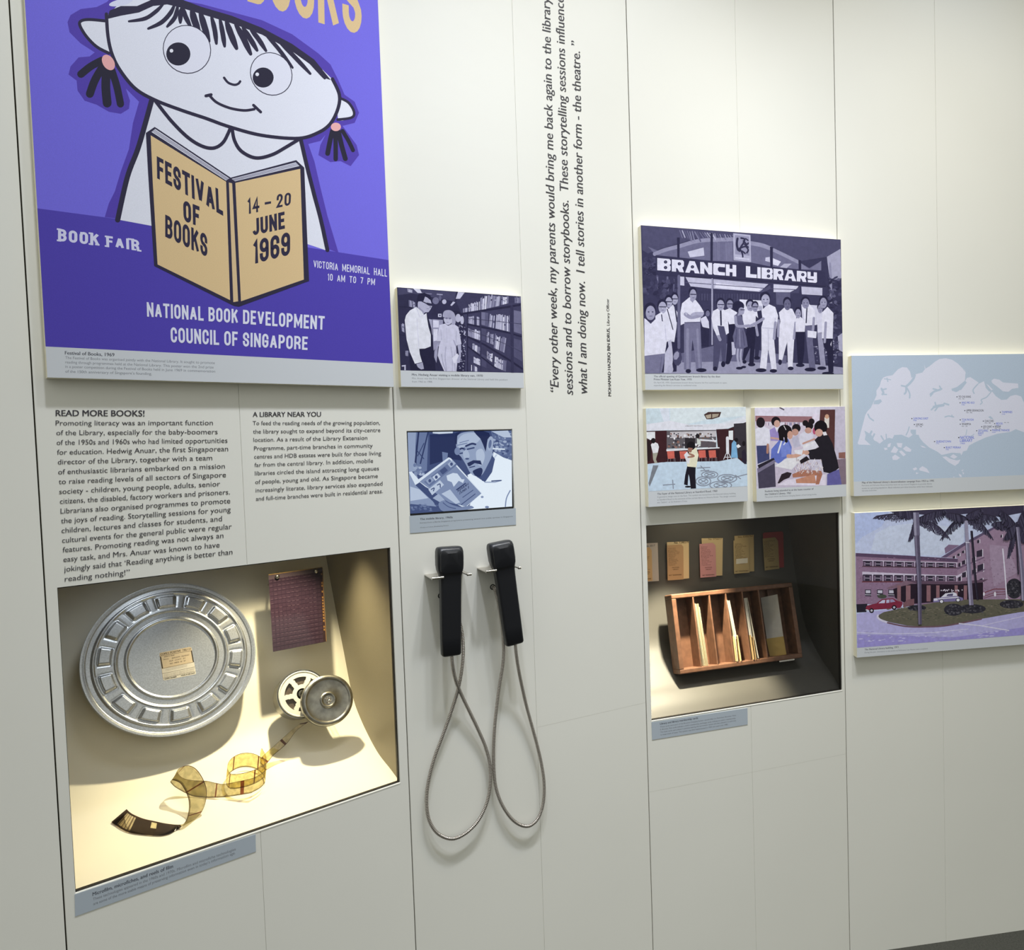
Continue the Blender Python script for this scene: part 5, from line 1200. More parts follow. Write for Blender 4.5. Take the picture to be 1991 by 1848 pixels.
rim = lathe([(0.999, can_h(0.999, 0)), (1.004, -0.02), (1.0, -0.06), (0.985, -0.07), (0.985, -0.24), (0.9, -0.245)], 128, False, True)
mesh_obj('body', ([bf(CA+x*R0, CB+y*R0, CF+z*R0) for x, y, z in rim[0]], rim[1]), M_TIN, t, smooth=True, auto=40)
for bx_ in (-0.07, 0.06): mesh_obj('mounting_peg', xf(box(bx_, bx_+0.01, -0.03, -0.02, -0.002, CF-0.0395), lambda a, b, c: bf(CA+a, CB+b, c)), M_PEG, t)
# its paper label, tilted with the can
cL = (290, 1240, 410, 1340, 1991, 1659)
class Slope(Art):
    """artwork on a plane parallel to the sloping back of a case"""
    def __init__(s, k, crop, d0, h0, sl, gain=0.8):
        Art.__init__(s, k, 0, crop, gain=gain); s.pl = (d0, h0, sl)
        s.place()
    def place(s):
        d0, h0, sl = s.pl; k = s.k; s.at3 = lambda x, y, o: at_slope(k, x, y, d0+o*math.hypot(1, sl), h0, sl)
def slope_obj(A, name, par, m, **kw):
    # Art stores points with at(k, x, y, lay); rebuild them on the slope
    return mesh_obj(name, (A.V, A.F), m, par, cols=A.C, **kw)
_at_flat = at
def slope_art(k, crop, d0, h0, sl, gain=0.8):
    A = Slope(k, crop, d0, h0, sl, gain); return A
def draw(A, fn):
    global at
    at = lambda k, x, y, o=0.0: A.at3(x, y, o)
    try: fn(A)
    finally: at = _at_flat
lz = CF + can_h(0.2, 0)*R0 + 0.0004
A = slope_art(0, cL, -0.2656 + lz*NB, 0.937, 0.4, 1.15)
def fn(A):
    INK = (58, 52, 46)
    A.p((206, 186, 156), '340 500 1300 305 1365 330 1510 1150 1500 1185 500 1390 455 1370 335 560')
    A.p((214, 208, 196), '410 1020 1450 800 1510 1150 1500 1185 500 1390 470 1370')
    A.t(INK, 'COPEX POSITIVE  TRU 13', (365, 580), (1345, 398), 62, 0.03)
    A.s(INK, 10, '345 604 1375 425', 0); A.p(INK, '350 625 382 618 450 1000 412 1004'); A.p(INK, '1345 430 1378 424 1445 785 1412 792')
    A.s(INK, 9, '412 1004 1445 792', 0); A.s(INK, 9, '430 1168 1475 950', 0); A.s(INK, 8, '460 1318 1500 1092', 0)
    A.t(INK, 'SAFETY FILM', (480, 645), (810, 588), 34, 0.03)
    for tx, a, b in (('16mm', (455, 735), (632, 702)), ('BERSAMA  SEJARAH', (735, 690), (1285, 580)), ('N.P  COPY  01', (655, 785), (1160, 688)), ('NO  MR90  01  97', (665, 870), (1180, 770))): A.t((96, 86, 72), tx, a, b, 40, 0.015)
    for i in range(5): A.t((150, 140, 130), 'process by the recommended method and keep cool dry', (535, 1010+i*20), (1240-i*6, 866+i*20), 12)
    for i in range(6): A.t((140, 132, 126), 'this film is sold subject to replacement only if defective', (480, 1200+i*20), (1460, 990+i*20), 12)
    A.t(INK, 'COPEX NUMBER', (498, 1362), (888, 1282), 36, 0.04); A.t(INK, 'MADE IN BELGIUM', (1030, 1250), (1478, 1160), 36, 0.04)
draw(A, fn)
slope_obj(A, 'paper_label', CANLID, M_STRIP, label='tan paper label with printed and typed lines')

# ------------------------------------------------------------------ microfiche sheet
FC = 0.080/NB
t = thing('microfiche', 'dark purple microfiche sheet pinned upright at the right of the film can', 'microfiche', 0, bf(0.43, 0.14, 0.0))
A = slope_art(0, cA, -0.2656 + 0.080, 0.937, 0.4, 2.8)
def fn(A):
    A.p((84, 60, 80), '1090 190 1348 150 1366 487 1111 536')
    A.p((120, 100, 112), '1089 168 1346 132 1348 152 1090 192')
    for i in range(16):
        f = (i+1)/17; A.s((66, 46, 66), 3.2, [(1090+21*f, 190+346*f), (1335+18*f, 152+338*f)], 0)
    for i in range(12):
        f = (i+1)/13; A.s((72, 52, 72), 2.6, [(1090+248*f, 190-38*f), (1111+242*f, 536-46*f)], 0)
    rg = random.Random(3)
    for i in range(15):
        for j in range(11):
            if rg.random() < .75:
                f, g = (i+.3)/16, (j+.15)/12; x, y = 1090+245*g+20*f, 196-37*g+340*f
                A.s((112, 84, 104), 3.5, [(x, y), (x+13, y-2)], 0)
    A.p((74, 50, 56), '1334 153 1350 150 1366 487 1352 490')
    for y in range(160, 470, 14):
        if rg.random() < .8: A.s((206, 146, 62), 6, [(1342+(y-150)*.05, y), (1343+(y-150)*.05, y+9)], 0)
    A.s((214, 168, 92), 4, '1089 168 1346 132', 0); A.s((190, 140, 80), 3, '1347 134 1366 487', 0)
draw(A, fn)
A.quadpts = [A.at3(*zA(*p), -0.0006) for p in ((1089, 167), (1347, 131), (1367, 488), (1111, 537))]
Bk = [A.at3(*zA(*p), -0.0014) for p in ((1089, 167), (1347, 131), (1367, 488), (1111, 537))]
ACE = mesh_obj('acetate_sheet', hexa([Bk[3], Bk[2], Bk[1], Bk[0], A.quadpts[3], A.quadpts[2], A.quadpts[1], A.quadpts[0]]), mat('purple_acetate', (70, 48, 66), rough=0.15), t)
slope_obj(A, 'printed_frames', ACE, attr_mat('glossy_film_print', rough=0.12, spec=0.5, grain=0.03))
for x, y in ((1130, 178), (1316, 152)):
    P = A.at3(*zA(x, y), 0.0); a, b = to_ab(P)
    pr = lathe([(0.0001, 0.006), (0.0045, 0.005), (0.0052, 0.003), (0.0052, 0.0004), (0.0022, 0.0002), (0.0022, -FC)], 24)
    mesh_obj('pin', ([bf(a+q[0], b+q[1], FC+q[2]) for q in pr[0]], pr[1]), M_STEEL, t, smooth=True)

# ------------------------------------------------------------------ film reel in its tin
RF = 0.092/NB
P = on_back(1252, 738, RF); ra, rb = to_ab(P); RR = 0.0515
t = thing('film_reel', 'small white film reel with spoked flange sitting in an open tin', 'film reel', 0, bf(ra, rb, 0.0))
def disc_map(a0, b0, c0): return lambda q: bf(a0+q[0], b0+q[1], c0+q[2])
mp = disc_map(ra, rb, RF)
tin = lathe([(0.0001, -0.040), (0.053, -0.040), (0.0535, -0.038), (0.0535, -0.004), (0.0545, -0.002), (0.0545, 0.0), (0.0530, 0.0), (0.0525, -0.004), (0.0525, -0.036), (0.0001, -0.036)], 80)
mesh_obj('tin_base', ([mp(q) for q in tin[0]], tin[1]), M_TIN2, t, smooth=True, auto=35)
# spoked flange: polar grid with windows left out
def flange(z0, z1, R):
    V, Fc = [], []; n = 120
    rr = [0.0125, 0.0165, 0.019, 0.0215, 0.0245, 0.0275, 0.0305, 0.0335, 0.0365, 0.0385, 0.044, R]
    solid = {}
    for j in range(len(rr)-1):
        for i in range(n):
            r = (rr[j]+rr[j+1])/2; a = (i+.5)/n*360+20
            f = (a % 60)-30; wd = 30 - math.degrees(math.asin(min(1, 0.0052/r)))
            rin = 0.0205 if abs(f) < wd*.5 else 0.0225
            solid[j, i] = not (rin < r < 0.0385 and abs(f) < wd)
    idx = {}
    def v(j, i, z):
        i %= n; key = (j, i, z)
        if key not in idx:
            a = math.radians(i/n*360+20); idx[key] = len(V); V.append((rr[j]*math.cos(a), rr[j]*math.sin(a), z))
        return idx[key]
    for (j, i), sd in solid.items():
        if not sd: continue
        Fc.append((v(j, i, z1), v(j+1, i, z1), v(j+1, i+1, z1), v(j, i+1, z1)))
        Fc.append((v(j, i, z0), v(j, i+1, z0), v(j+1, i+1, z0), v(j+1, i, z0)))
        for dj, di, e in ((1, 0, ((j+1, i), (j+1, i+1))), (-1, 0, ((j, i+1), (j, i))), (0, 1, ((j+1, i+1), (j, i+1))), (0, -1, ((j, i), (j+1, i)))):
            if not solid.get((j+dj, (i+di) % n), False):
                (a1, b1), (a2, b2) = e; Fc.append((v(a1, b1, z1), v(a1, b1, z0), v(a2, b2, z0), v(a2, b2, z1)))
    return V, Fc
fl = flange(-0.0016, 0.0, RR)
FLG = mesh_obj('flange', ([mp(q) for q in fl[0]], fl[1]), M_WHITEPL, t)
rb_ = lathe([(0.0505, -0.0012), (0.0512, 0.0008), (0.0496, 0.0014), (0.0482, 0.0008), (0.0482, -0.0006)], 80)
mesh_obj('flange_rim', ([mp(q) for q in rb_[0]], rb_[1]), M_WHITEPL, FLG, smooth=True)
fw = lathe([(0.012, -0.004), (0.0455, -0.004), (0.046, -0.006), (0.046, -0.03), (0.012, -0.03)], 72)
mesh_obj('wound_film', ([mp(q) for q in fw[0]], fw[1]), M_DARKFILM, t, smooth=True, auto=35)
hb = lathe([(0.0035, -0.001), (0.0065, -0.001), (0.0065, 0.0012), (0.0088, 0.0012), (0.0092, -0.004), (0.0035, -0.006)], 40)
mesh_obj('hub', ([mp(q) for q in hb[0]], hb[1]), M_TIN2, FLG, smooth=True, auto=35)
mesh_obj('mounting_peg', xf(box(-0.006, 0.006, -0.006, 0.006, -0.002, RF-0.0395), lambda a, b, c: bf(ra+a, rb+b, c)), M_PEG, t)

# round lid of the reel tin
LF = 0.118/NB
P = on_back(1375, 768, LF); la, lb = to_ab(P)
t = thing('tin_lid', 'round worn metal tin lid with an embossed crest, leaning over the film reel', 'lid', 0, bf(la, lb, 0.0))
q_ = on_back(1500, 760, LF); LR = 0.0575
mp = disc_map(la, lb, LF)
pr = [(0.0001, -0.0004), (0.0095, -0.0004), (0.0125, 0.0), (0.0138, 0.0014), (0.0152, 0.0016), (0.0166, 0.0012), (0.0175, -0.0002), (0.020, -0.0010), (0.0455, -0.0010), (0.0470, -0.0004), (0.0485, 0.0012), (0.0505, 0.0018), (0.0525, 0.0014), (0.0545, -0.0004), (0.0560, -0.0012), (0.0572, -0.0022), (0.0575, -0.0040), (0.0575, -0.013), (0.0566, -0.0135), (0.0564, -0.004), (0.054, -0.0022), (0.0001, -0.0022)]
ld = lathe(pr, 96)
LDD = mesh_obj('lid_disc', ([mp(q) for q in ld[0]], ld[1]), M_TIN2, t, smooth=True, auto=60)
# embossed crest of curled strokes
VF = []
rg = random.Random(5)
for pts in ([(-.006, .005), (-.005, -.001), (-.003, -.007), (.002, -.0065)], [(-.006, .004), (-.002, .003), (0, .006)], [(-.001, .0075), (-.001, .003), (-.0035, -.001), (-.001, -.004)], [(.003, .007), (.001, .003), (.004, .001), (.001, -.001)], [(.006, .004), (.0035, .004), (.006, .0005), (.004, -.002), (.0075, -.003)], [(-.001, -.006), (.001, -.002), (.004, -.005), (.006, -.0055)], [(-.0045, .002), (-.003, .0), (-.004, -.003)]):
    VF.append(tube([(x, y, 0.0002) for x, y in catmull(pts, 6)], 0.0008, 8))
cr = merge(*VF)
mesh_obj('embossed_crest', ([mp(q) for q in cr[0]], cr[1]), M_STEEL, LDD, smooth=True)
mesh_obj('mounting_peg', xf(box(-0.005, 0.005, -0.005, 0.005, -0.002, LF-0.0018), lambda a, b, c: bf(la+a+0.02, lb+b, c)), M_PEG, t)

# ------------------------------------------------------------------ uncoiled strip of film
def floor_d(h_or_d, prof=PROF0):
    p = sorted(catmull(prof, 6)); 
    for i in range(len(p)-1):
        if p[i][0] <= h_or_d <= p[i+1][0]:
            f = (h_or_d-p[i][0])/(p[i+1][0]-p[i][0]); return p[i][1]+f*(p[i+1][1]-p[i][1])
    return p[-1][1] if h_or_d > p[-1][0] else p[0][1]
def zF(x, y): return (200+x*360/1991, 1440+y*200/1106)
def zR(x, y): return (510+x*210/1764, 1280+y*220/1848)
def floor_hit(x, y, off=0.002, prof=PROF0):
    a, b = lray(0, x, y); p = sorted((h, d) for d, h in catmull(prof, 6)); lo, hi = 0.8, 4.0
    def f(t):
        h, d = a[1]+t*b[1], a[2]+t*b[2]
        if h <= p[0][0]: dd = p[0][1]
        else:
            dd = p[-1][1]
            for i in range(len(p)-1):
                if p[i][0] <= h <= p[i+1][0]:
                    dd = p[i][1]+(p[i+1][1]-p[i][1])*(h-p[i][0])/(p[i+1][0]-p[i][0]); break
        return d-dd
    for _ in range(50):
        m_ = (lo+hi)/2
        if f(m_) > 0: lo = m_
        else: hi = m_
    return a[2]+lo*b[2]+off
def pr3(fn, a, b, lift=0.002, back=0.010, low='a'):
    """film standing on edge: the lower edge rests on the floor, the upper edge leans back a little"""
    lo_, up_ = (a, b) if low == 'a' else (b, a)
    d0 = floor_hit(*fn(*lo_), lift); A_, B_ = at(0, *fn(*lo_), d0), at(0, *fn(*up_), d0-back)
    pairs.append((A_, B_) if low == 'a' else (B_, A_))
pairs = []      # (edge A point, edge B point)
def pr2(fn, a, da, b, db): pairs.append((at(0, *fn(*a), da), at(0, *fn(*b), db)))
# from the reel down to the loop
pr2(zR, (620, 1070), -0.176, (760, 1040), -0.172)
pr2(zR, (500, 1160), -0.176, (560, 1190), -0.172)
pr2(zR, (320, 1320), -0.178, (400, 1400), -0.172)
pr2(zR, (55, 1555), -0.178, (185, 1590), -0.168)
pr2(zF, (1690, 195), -0.176, (1725, 290), -0.160)
s0 = len(pairs)
# upright coil on the sloping floor
cu, cd, rr_ = 0.3235, -0.150, 0.0385
Wd = 0.030
for i in range(0, 48):
    a = math.radians(-25 + i*10.5)
    f = i/47
    r = rr_*(1.0 - 0.10*f) if i < 40 else rr_*(0.90+0.02*(i-40))
    u = cu + r*math.cos(a) ; d = cd + r*math.sin(a)*0.95 + 0.012*f
    h = max(floor_d(d)+0.001, 0.836) + 0.016*(1-f)
    pairs.append(((u+0.004, h+Wd, d), (u, h, d)))
    if a > math.radians(450): break
# out of the coil to the left, behind the curl
pr2(zF, (1320, 468), -0.128, (1330, 610), -0.122)
pr2(zF, (1220, 460), -0.138, (1200, 618), -0.130)
pr2(zF, (1110, 437), -0.146, (1100, 618), -0.138)
pr2(zF, (960, 430), -0.158, (960, 600), -0.150)
pr2(zF, (850, 400), -0.166, (800, 520), -0.160)
pr2(zF, (800, 330), -0.166, (740, 470), -0.162)
pr2(zF, (850, 285), -0.158, (726, 445), -0.158)
pr2(zF, (930, 272), -0.146, (750, 430), -0.150)
pr2(zF, (1010, 315), -0.134, (830, 462), -0.140)
pr2(zF, (1080, 420), -0.122, (885, 545), -0.128)
pr2(zF, (1115, 530), -0.112, (918, 630), -0.116)
pr2(zF, (1110, 640), -0.104, (926, 720), -0.106)
pr2(zF, (1070, 760), -0.096, (912, 810), -0.098)
pr2(zF, (990, 850), -0.090, (890, 870), -0.095)
pr3(zF, (880, 912), (858, 903), 0.010, 0.006)
for lo_, up_ in (((800, 960), (800, 908)), ((720, 1005), (730, 902)), ((640, 1025), (650, 890)), ((560, 1026), (585, 876)), ((480, 1020), (520, 862)), ((400, 1012), (455, 848)), ((320, 1000), (395, 828)), ((255, 982), (345, 806)), ((200, 955), (310, 788)), ((140, 915), (280, 765)), ((90, 880), (255, 740))):
    pr3(zF, lo_, up_, 0.003, 0.012)
flat = [tuple(a)+tuple(b) for a, b in pairs]
sm_ = catmull(flat, 7)
V, Fc, C = [], [], []
AMB, EDG, DKF = (0.80, 0.70, 0.32), (0.10, 0.04, 0.02), (0.06, 0.045, 0.04)
cuts = [0.0, 0.035, 0.10, 0.11, 0.5, 0.89, 0.90, 0.965, 1.0]
L_ = 0.0; lens = [0.0]
for i in range(1, len(sm_)):
    L_ += math.dist(sm_[i][:3], sm_[i-1][:3])*.5 + math.dist(sm_[i][3:], sm_[i-1][3:])*.5; lens.append(L_)
for q in sm_:
    for c in cuts: V.append(tuple(q[j]+(q[j+3]-q[j])*c for j in range(3)))
nc = len(cuts)
tail = L_-0.135
for i in range(len(sm_)-1):
    bar = (lens[i] % 0.052) < 0.0026
    for j in range(nc-1):
        Fc.append((i*nc+j, i*nc+j+1, (i+1)*nc+j+1, (i+1)*nc+j))
        dark = lens[i] > tail
        f = min(1, max(0, (lens[i]-0.33)/0.2))
        col = tuple(AMB[c]*(1-f)+(0.52, 0.47, 0.30)[c]*f for c in range(3))
        if lens[i] < 0.075: col = (0.82, 0.74, 0.55)
        if dark: col = DKF
        if j in (0, nc-2): col = EDG
        if j in (2, nc-3) and not dark: col = tuple(v*.5 for v in col)
        if bar and not dark and 1 <= j <= nc-3: col = (0.18, 0.06, 0.03)
        # clear title frames on the dark leader
        if dark and 3 <= j <= 4:
            if L_-0.043 < lens[i] < L_-0.012: col = (0.62, 0.55, 0.40) if (int((lens[i]-L_)*420) % 3) else (0.2, 0.15, 0.1)
            if L_-0.088 < lens[i] < L_-0.078 and j == 4: col = (0.75, 0.68, 0.45)
        C.append(col)
mesh_obj('film_strip', (V, Fc), M_FILM, None, 0, (0.25, 0.84, -0.13), cols=C, smooth=True,
         label='long curled strip of amber film lying on the floor of the left case', cat='film strip')
# ================================================================== right case: cards and tray
cB = (1230, 980, 1670, 1450, 1730, 1848)
def back2(h):
    p = sorted((hh, dd) for dd, hh in PROF2)
    for i in range(len(p)-1):
        if p[i][0] <= h <= p[i+1][0]:
            f = (h-p[i][0])/(p[i+1][0]-p[i][0]); return p[i][1]+f*(p[i+1][1]-p[i][1])
SL2 = (back2(1.13)-back2(1.25))/0.12
def card(name, label, pts, off, base, lines, mcol, group):
    A = slope_art(2, cB, back2(1.2)+off, 1.2, SL2, 0.95)
    f = [A.at3(*A.px(*p), -0.0001) for p in pts]; b = [A.at3(*A.px(*p), -0.0009) for p in pts]
    t = thing(name, label, 'library card', 2, f[-1], group)
    n = len(pts)
    Fc = [tuple(range(n)), tuple(range(n, 2*n))[::-1]] + [(i, n+i, n+(i+1) % n, (i+1) % n) for i in range(n)]
    cs_ = mesh_obj('card_stock', (f+b, Fc), mat(name+'_stock', mcol, rough=0.75), t)
    draw(A, lambda A: (A.p(mcol, [(p[0], p[1]) for p in pts]), [A.t(*l) for l in lines]))
    slope_obj(A, 'printed_form', cs_, M_STRIP)
    # a small stand-off of folded paper keeps the card off the backdrop
    c = A.at3(*A.px(sum(p[0] for p in pts)/n, sum(p[1] for p in pts)/n), -0.001)
    mesh_obj('mount_tab', box(c[0]-.006, c[0]+.006, c[1]-.01, c[1]+.01, back2(c[1]+.01)-0.002, c[2]-0.0015), mat('mount_tab', (60, 56, 50), rough=0.8), t)
IK = (96, 78, 50)
def form(x0, y0, x1, y1, sx, sy, foot=True, col=IK):
    """printed lines of a borrower's ticket between left edge x0..x1, rows y0..y1 (sx, sy skew)"""
    L = []
    rg = random.Random(int(x0)); n = 13
    for i in range(n):
        f = i/n; y = y0+(y1-y0)*f; xo = sx*f
        tx = rg.choice(['Name', 'Address', 'Identity No.', 'Class', 'Expires', 'Signature of borrower', 'is responsible for all', 'books taken on this ticket'])
        w = rg.uniform(.35, .85)
        L.append((col, tx, (x0+xo, y), (x0+xo+(x1-x0)*w, y+sy*w), 8))
    m = (x0+x1)/2+sx
    L += [(col, 'NATIONAL', (m-28, y1+8), (m+28, y1+8+sy*.5), 9, 0.02), (col, 'LIBRARY', (m-22, y1+22), (m+22, y1+22+sy*.4), 9, 0.02)]
    return L
def foot(x0, x1, y, sy, tx='NOT TRANSFERABLE'): return [((66, 50, 34), tx, (x0, y), (x1, y+sy), 9, 0.03)]
GB, GF = 'larger cards behind', 'front tickets'
card('membership_card', 'pale grey card at the left edge of the dark case, behind a beige ticket', [(60, 304), (192, 298), (201, 590), (70, 600)], 0.006, 0, [((110, 110, 110), 'No 3017', (98, 332), (172, 326), 16, 0.02)], (196, 190, 184), None)
card('borrower_ticket', 'beige ticket cut off by the left edge of the dark case', [(46, 352), (50, 338), (128, 332), (146, 356), (152, 588), (58, 596)], 0.009, 0, form(60, 380, 140, 520, 6, -5) + foot(70, 142, 582, -5), (214, 178, 122), None)
card('membership_card', 'cream card numbered 1240279, second from left in the row, behind a tan ticket', [(262, 294), (430, 286), (432, 570), (268, 586)], 0.006, 0, [((50, 40, 30), 'No. 1240279', (318, 306), (428, 300), 16, 0.03)], (228, 204, 152), None)
card('borrower_ticket', 'tan ticket second from left in the row of cards on the dark backdrop', [(262, 318), (372, 310), (388, 328), (390, 578), (268, 586)], 0.009, 0, form(272, 345, 380, 485, 4, -6) + foot(278, 376, 552, -6), (196, 158, 112), None)
card('membership_card', 'cream card behind the pink ticket, third from left in the row', [(527, 264), (690, 262), (686, 548), (540, 556)], 0.006, 0, [((140, 110, 60), 'No. 0756217', (580, 278), (682, 274), 14, 0.02)], (216, 192, 140), None)
card('borrower_ticket', 'pink ticket third from left in the row of cards', [(510, 308), (612, 298), (634, 318), (640, 556), (518, 566)], 0.009, 0, form(522, 335, 630, 485, 5, -6, True, (120, 70, 70)) + foot(534, 626, 552, -6), (214, 152, 156), None)
card('membership_card', 'dull yellow card second from right in the row, behind a matching ticket', [(778, 246), (926, 236), (930, 516), (790, 526)], 0.006, 0, [((120, 96, 44), 'No. 0202762', (806, 262), (920, 250), 14, 0.02)], (190, 166, 112), None)
card('borrower_ticket', 'dull yellow ticket with a white stamped strip, second from right in the row', [(771, 282), (870, 272), (892, 300), (894, 526), (776, 536)], 0.009, 0, form(782, 312, 886, 440, 5, -6) + [((226, 222, 206), '██████', (792, 456), (880, 448), 26)] + foot(786, 886, 522, -6), (190, 166, 112), None)
card('membership_card', 'red card at the right end of the row, behind an olive ticket', [(996, 226), (1010, 220), (1142, 211), (1152, 222), (1158, 486), (1010, 498)], 0.006, 0, [], (168, 60, 62), None)
card('borrower_ticket', 'olive ticket in front of the red card at the right end of the row', [(994, 266), (1090, 256), (1112, 284), (1122, 496), (1010, 510)], 0.009, 0, form(1002, 290, 1106, 420, 6, -6) + foot(1018, 1114, 490, -7), (176, 152, 96), None)

# ------------------------------------------------------------------ wooden card tray
TD0, TSL = -0.104, 0.25
NT2 = math.hypot(1, TSL)
def zT(x, y): return (1280+x*300/1991, 1110+y*230/1526)
def tray_pt(x, y, c=0.0): return at_slope(2, *zT(x, y), TD0 + c*NT2, 1.0, TSL)
Pc = [tray_pt(*p) for p in ((160, 308), (1722, 152), (1868, 1122), (288, 1342))]
tu0, tu1 = (Pc[0][0]+Pc[3][0])/2, (Pc[1][0]+Pc[2][0])/2
def slope_b(P): return ((P[1]-1.0) - TSL*(P[2]-TD0))/NT2
# the tray is slightly turned: fit its own axes from the four front corners
mid = [sum(P[i] for P in Pc)/4 for i in range(3)]
aL, aR = [(Pc[0][i]+Pc[3][i])/2 for i in range(3)], [(Pc[1][i]+Pc[2][i])/2 for i in range(3)]
X1 = Vector([aR[i]-aL[i] for i in range(3)]); TW = X1.length; X1.normalize()
nT = Vector((0, TSL, 1)).normalized(); Y1 = nT.cross(X1).normalized()
THt = sum((Vector(Pc[a])-Vector(Pc[b])).dot(Y1) for a, b in ((0, 3), (1, 2)))/2
TDEP = 0.055
def tf(x, y, c):         # tray frame: x right 0..TW, y up 0..TH, c forward (0 = front rim)
    p = Vector(mid) + X1*(x-TW/2) + Y1*(y-THt/2) + nT*c
    return (p[0], p[1], p[2])
t = thing('card_tray', 'wooden tray with seven compartments of library cards in the dark case', 'card tray', 2, tf(TW/2, 0, -TDEP))
wl = 0.0135
mesh_obj('side_panel', xf(box(0, wl, wl, THt-wl, -TDEP, 0), tf), M_WOOD, t, bevel=0.0012)
mesh_obj('side_panel', xf(box(TW-wl, TW, wl, THt-wl, -TDEP, 0), tf), M_WOOD, t, bevel=0.0012)
mesh_obj('top_rail', xf(box(0, TW, THt-wl, THt, -TDEP, 0), tf), M_WOOD, t, bevel=0.0025)
mesh_obj('bottom_rail', xf(box(0, TW, 0, wl, -TDEP, 0), tf), M_WOOD, t, bevel=0.0025)
mesh_obj('back_board', xf(box(0.002, TW-0.002, 0.002, THt-0.002, -TDEP-0.004, -TDEP+0.001), tf), M_WOOD, t)
def tx(x, y): 
    P = Vector(tray_pt(x, y)) - Vector(mid); return P.dot(X1)+TW/2, P.dot(Y1)+THt/2
tops = [(437, 330), (650, 300), (862, 275), (1074, 255), (1284, 235), (1488, 215)]
bots = [(568, 1262), (780, 1235), (994, 1210), (1208, 1180), (1420, 1140), (1620, 1110)]
DIV = []
for a, b in zip(tops, bots):
    x = (tx(*a)[0]+tx(*b)[0])/2; DIV.append(x)
    mesh_obj('divider', xf(box(x-0.0022, x+0.0022, wl*.6, THt-wl*.6, -TDEP+0.0012, -0.0008 if a[0] < 1400 else -0.040), tf), M_WOOD, t, bevel=0.0006)
mesh_obj('label_holder', xf(box(TW*.80, TW*.93, -0.004, 0.0, -0.012, -0.002), tf), M_STEEL, t)
for bx_ in (.2, .7): mesh_obj('support_bracket', xf(box(TW*bx_, TW*(bx_+.03), 0.02, 0.05, -TDEP-0.0185, -TDEP-0.004), tf), M_PEG, t)
# card pockets and cards standing in the tray: (x top, x bottom) on the front, y range, colour
def leaf(name, label, x0, x1, ytop, ybot, dep, col, group, lean=0.0, th=0.0008, slip=None):
    v = []
    for c in (-TDEP+0.003, -0.0035 if dep is None else dep):
        for xx, yy in ((x1, ybot), (x1+th, ybot), (x0+th, ytop), (x0, ytop)):
            v.append(tf(xx + lean*(c+TDEP), yy, c))
    nm = mesh_obj(name, hexa(v), mat('ticket_paper', col, rough=0.8, noise=0.05, scale=120), None, 2, tf(x1, ybot, -TDEP/2), label=label, cat='library card', group=group)
    return nm
def pxrow(q): return tx(*q)
NCARD = 0
ORD = ['first', 'second', 'third', 'fourth', 'fifth']
GR = 'card pockets in the first filled compartment'
for n_, (x0, x1) in enumerate((((470, 420), (586, 1230)), ((482, 428), (600, 1232)), ((512, 425), (622, 1228)), ((528, 470), (640, 1226)))):
    a, b = pxrow(x0), pxrow(x1)
    leaf('card_pocket', 'cream card pocket, ' + ORD[n_] + ' from left in the leftmost filled slot of the wooden tray', a[0], b[0], a[1], max(b[1], wl*.9), 0.0012, (226, 216, 184), GR)
GR = 'card pockets in the second filled compartment'
for n_, (x0, x1, c) in enumerate((((882, 380), (1000, 880), (228, 222, 204)), ((912, 385), (1002, 850), (222, 214, 194)), ((972, 850), (1006, 1170), (226, 196, 140)), ((986, 840), (1022, 1172), (236, 224, 190)), ((1016, 832), (1066, 1168), (228, 200, 150)))):
    a, b = pxrow(x0), pxrow(x1)
    leaf('card_pocket', 'pale card pocket, ' + ORD[n_] + ' from left in the second filled slot of the wooden tray', a[0], b[0], a[1], max(b[1], wl*.9), 0.0016, c, GR, th=0.0014)
GR = 'card pockets in the third filled compartment'
for n_, (x0, x1, c, th) in enumerate((((1108, 360), (1188, 860), (214, 212, 204), .0016), ((1124, 352), (1200, 860), (224, 222, 214), .0016), ((1142, 350), (1290, 1130), (206, 200, 186), .0012), ((1182, 832), (1226, 1150), (190, 160, 112), .003), ((1215, 850), (1258, 1148), (186, 156, 110), .0014))):
    a, b = pxrow(x0), pxrow(x1)
    leaf('card_pocket', 'card pocket, ' + ORD[n_] + ' from left in the third filled slot of the wooden tray', a[0], b[0], a[1], max(b[1], wl*.9), 0.0016, c, GR, th=th)
# the wide card leaning in the right-hand slot, its face turned to the visitor
def face_card(name, label, pts, col, th=0.0007):
    f = [tray_pt(x, y, c) for x, y, c in pts]
    b = [tray_pt(x, y, c-th) for x, y, c in pts]
    mesh_obj(name, hexa([b[3], b[2], b[1], b[0], f[3], f[2], f[1], f[0]]), mat('ticket_paper', col, rough=0.8, noise=0.06, scale=60), None, 2, f[3], label=label, cat='library card')
face_card('book_card', 'grey book card leaning across the widest filled slot at the right of the tray', [(1320, 350, -0.050), (1536, 305, -0.004), (1618, 880, -0.004), (1400, 890, -0.050)], (206, 204, 196))
face_card('card_pocket', 'tan card pocket holding the leaning grey book card at the right of the tray', [(1392, 880, -0.0485), (1614, 848, -0.002), (1652, 1082, -0.002), (1440, 1112, -0.0485)], (200, 172, 104))
face_card('card_pocket', 'folded pale card pocket behind the leaning grey book card in the tray', [(1545, 560, -0.030), (1600, 760, -0.006), (1652, 1070, -0.006), (1600, 1090, -0.030)], (214, 206, 178))
tb = Art(2, 0, cB)

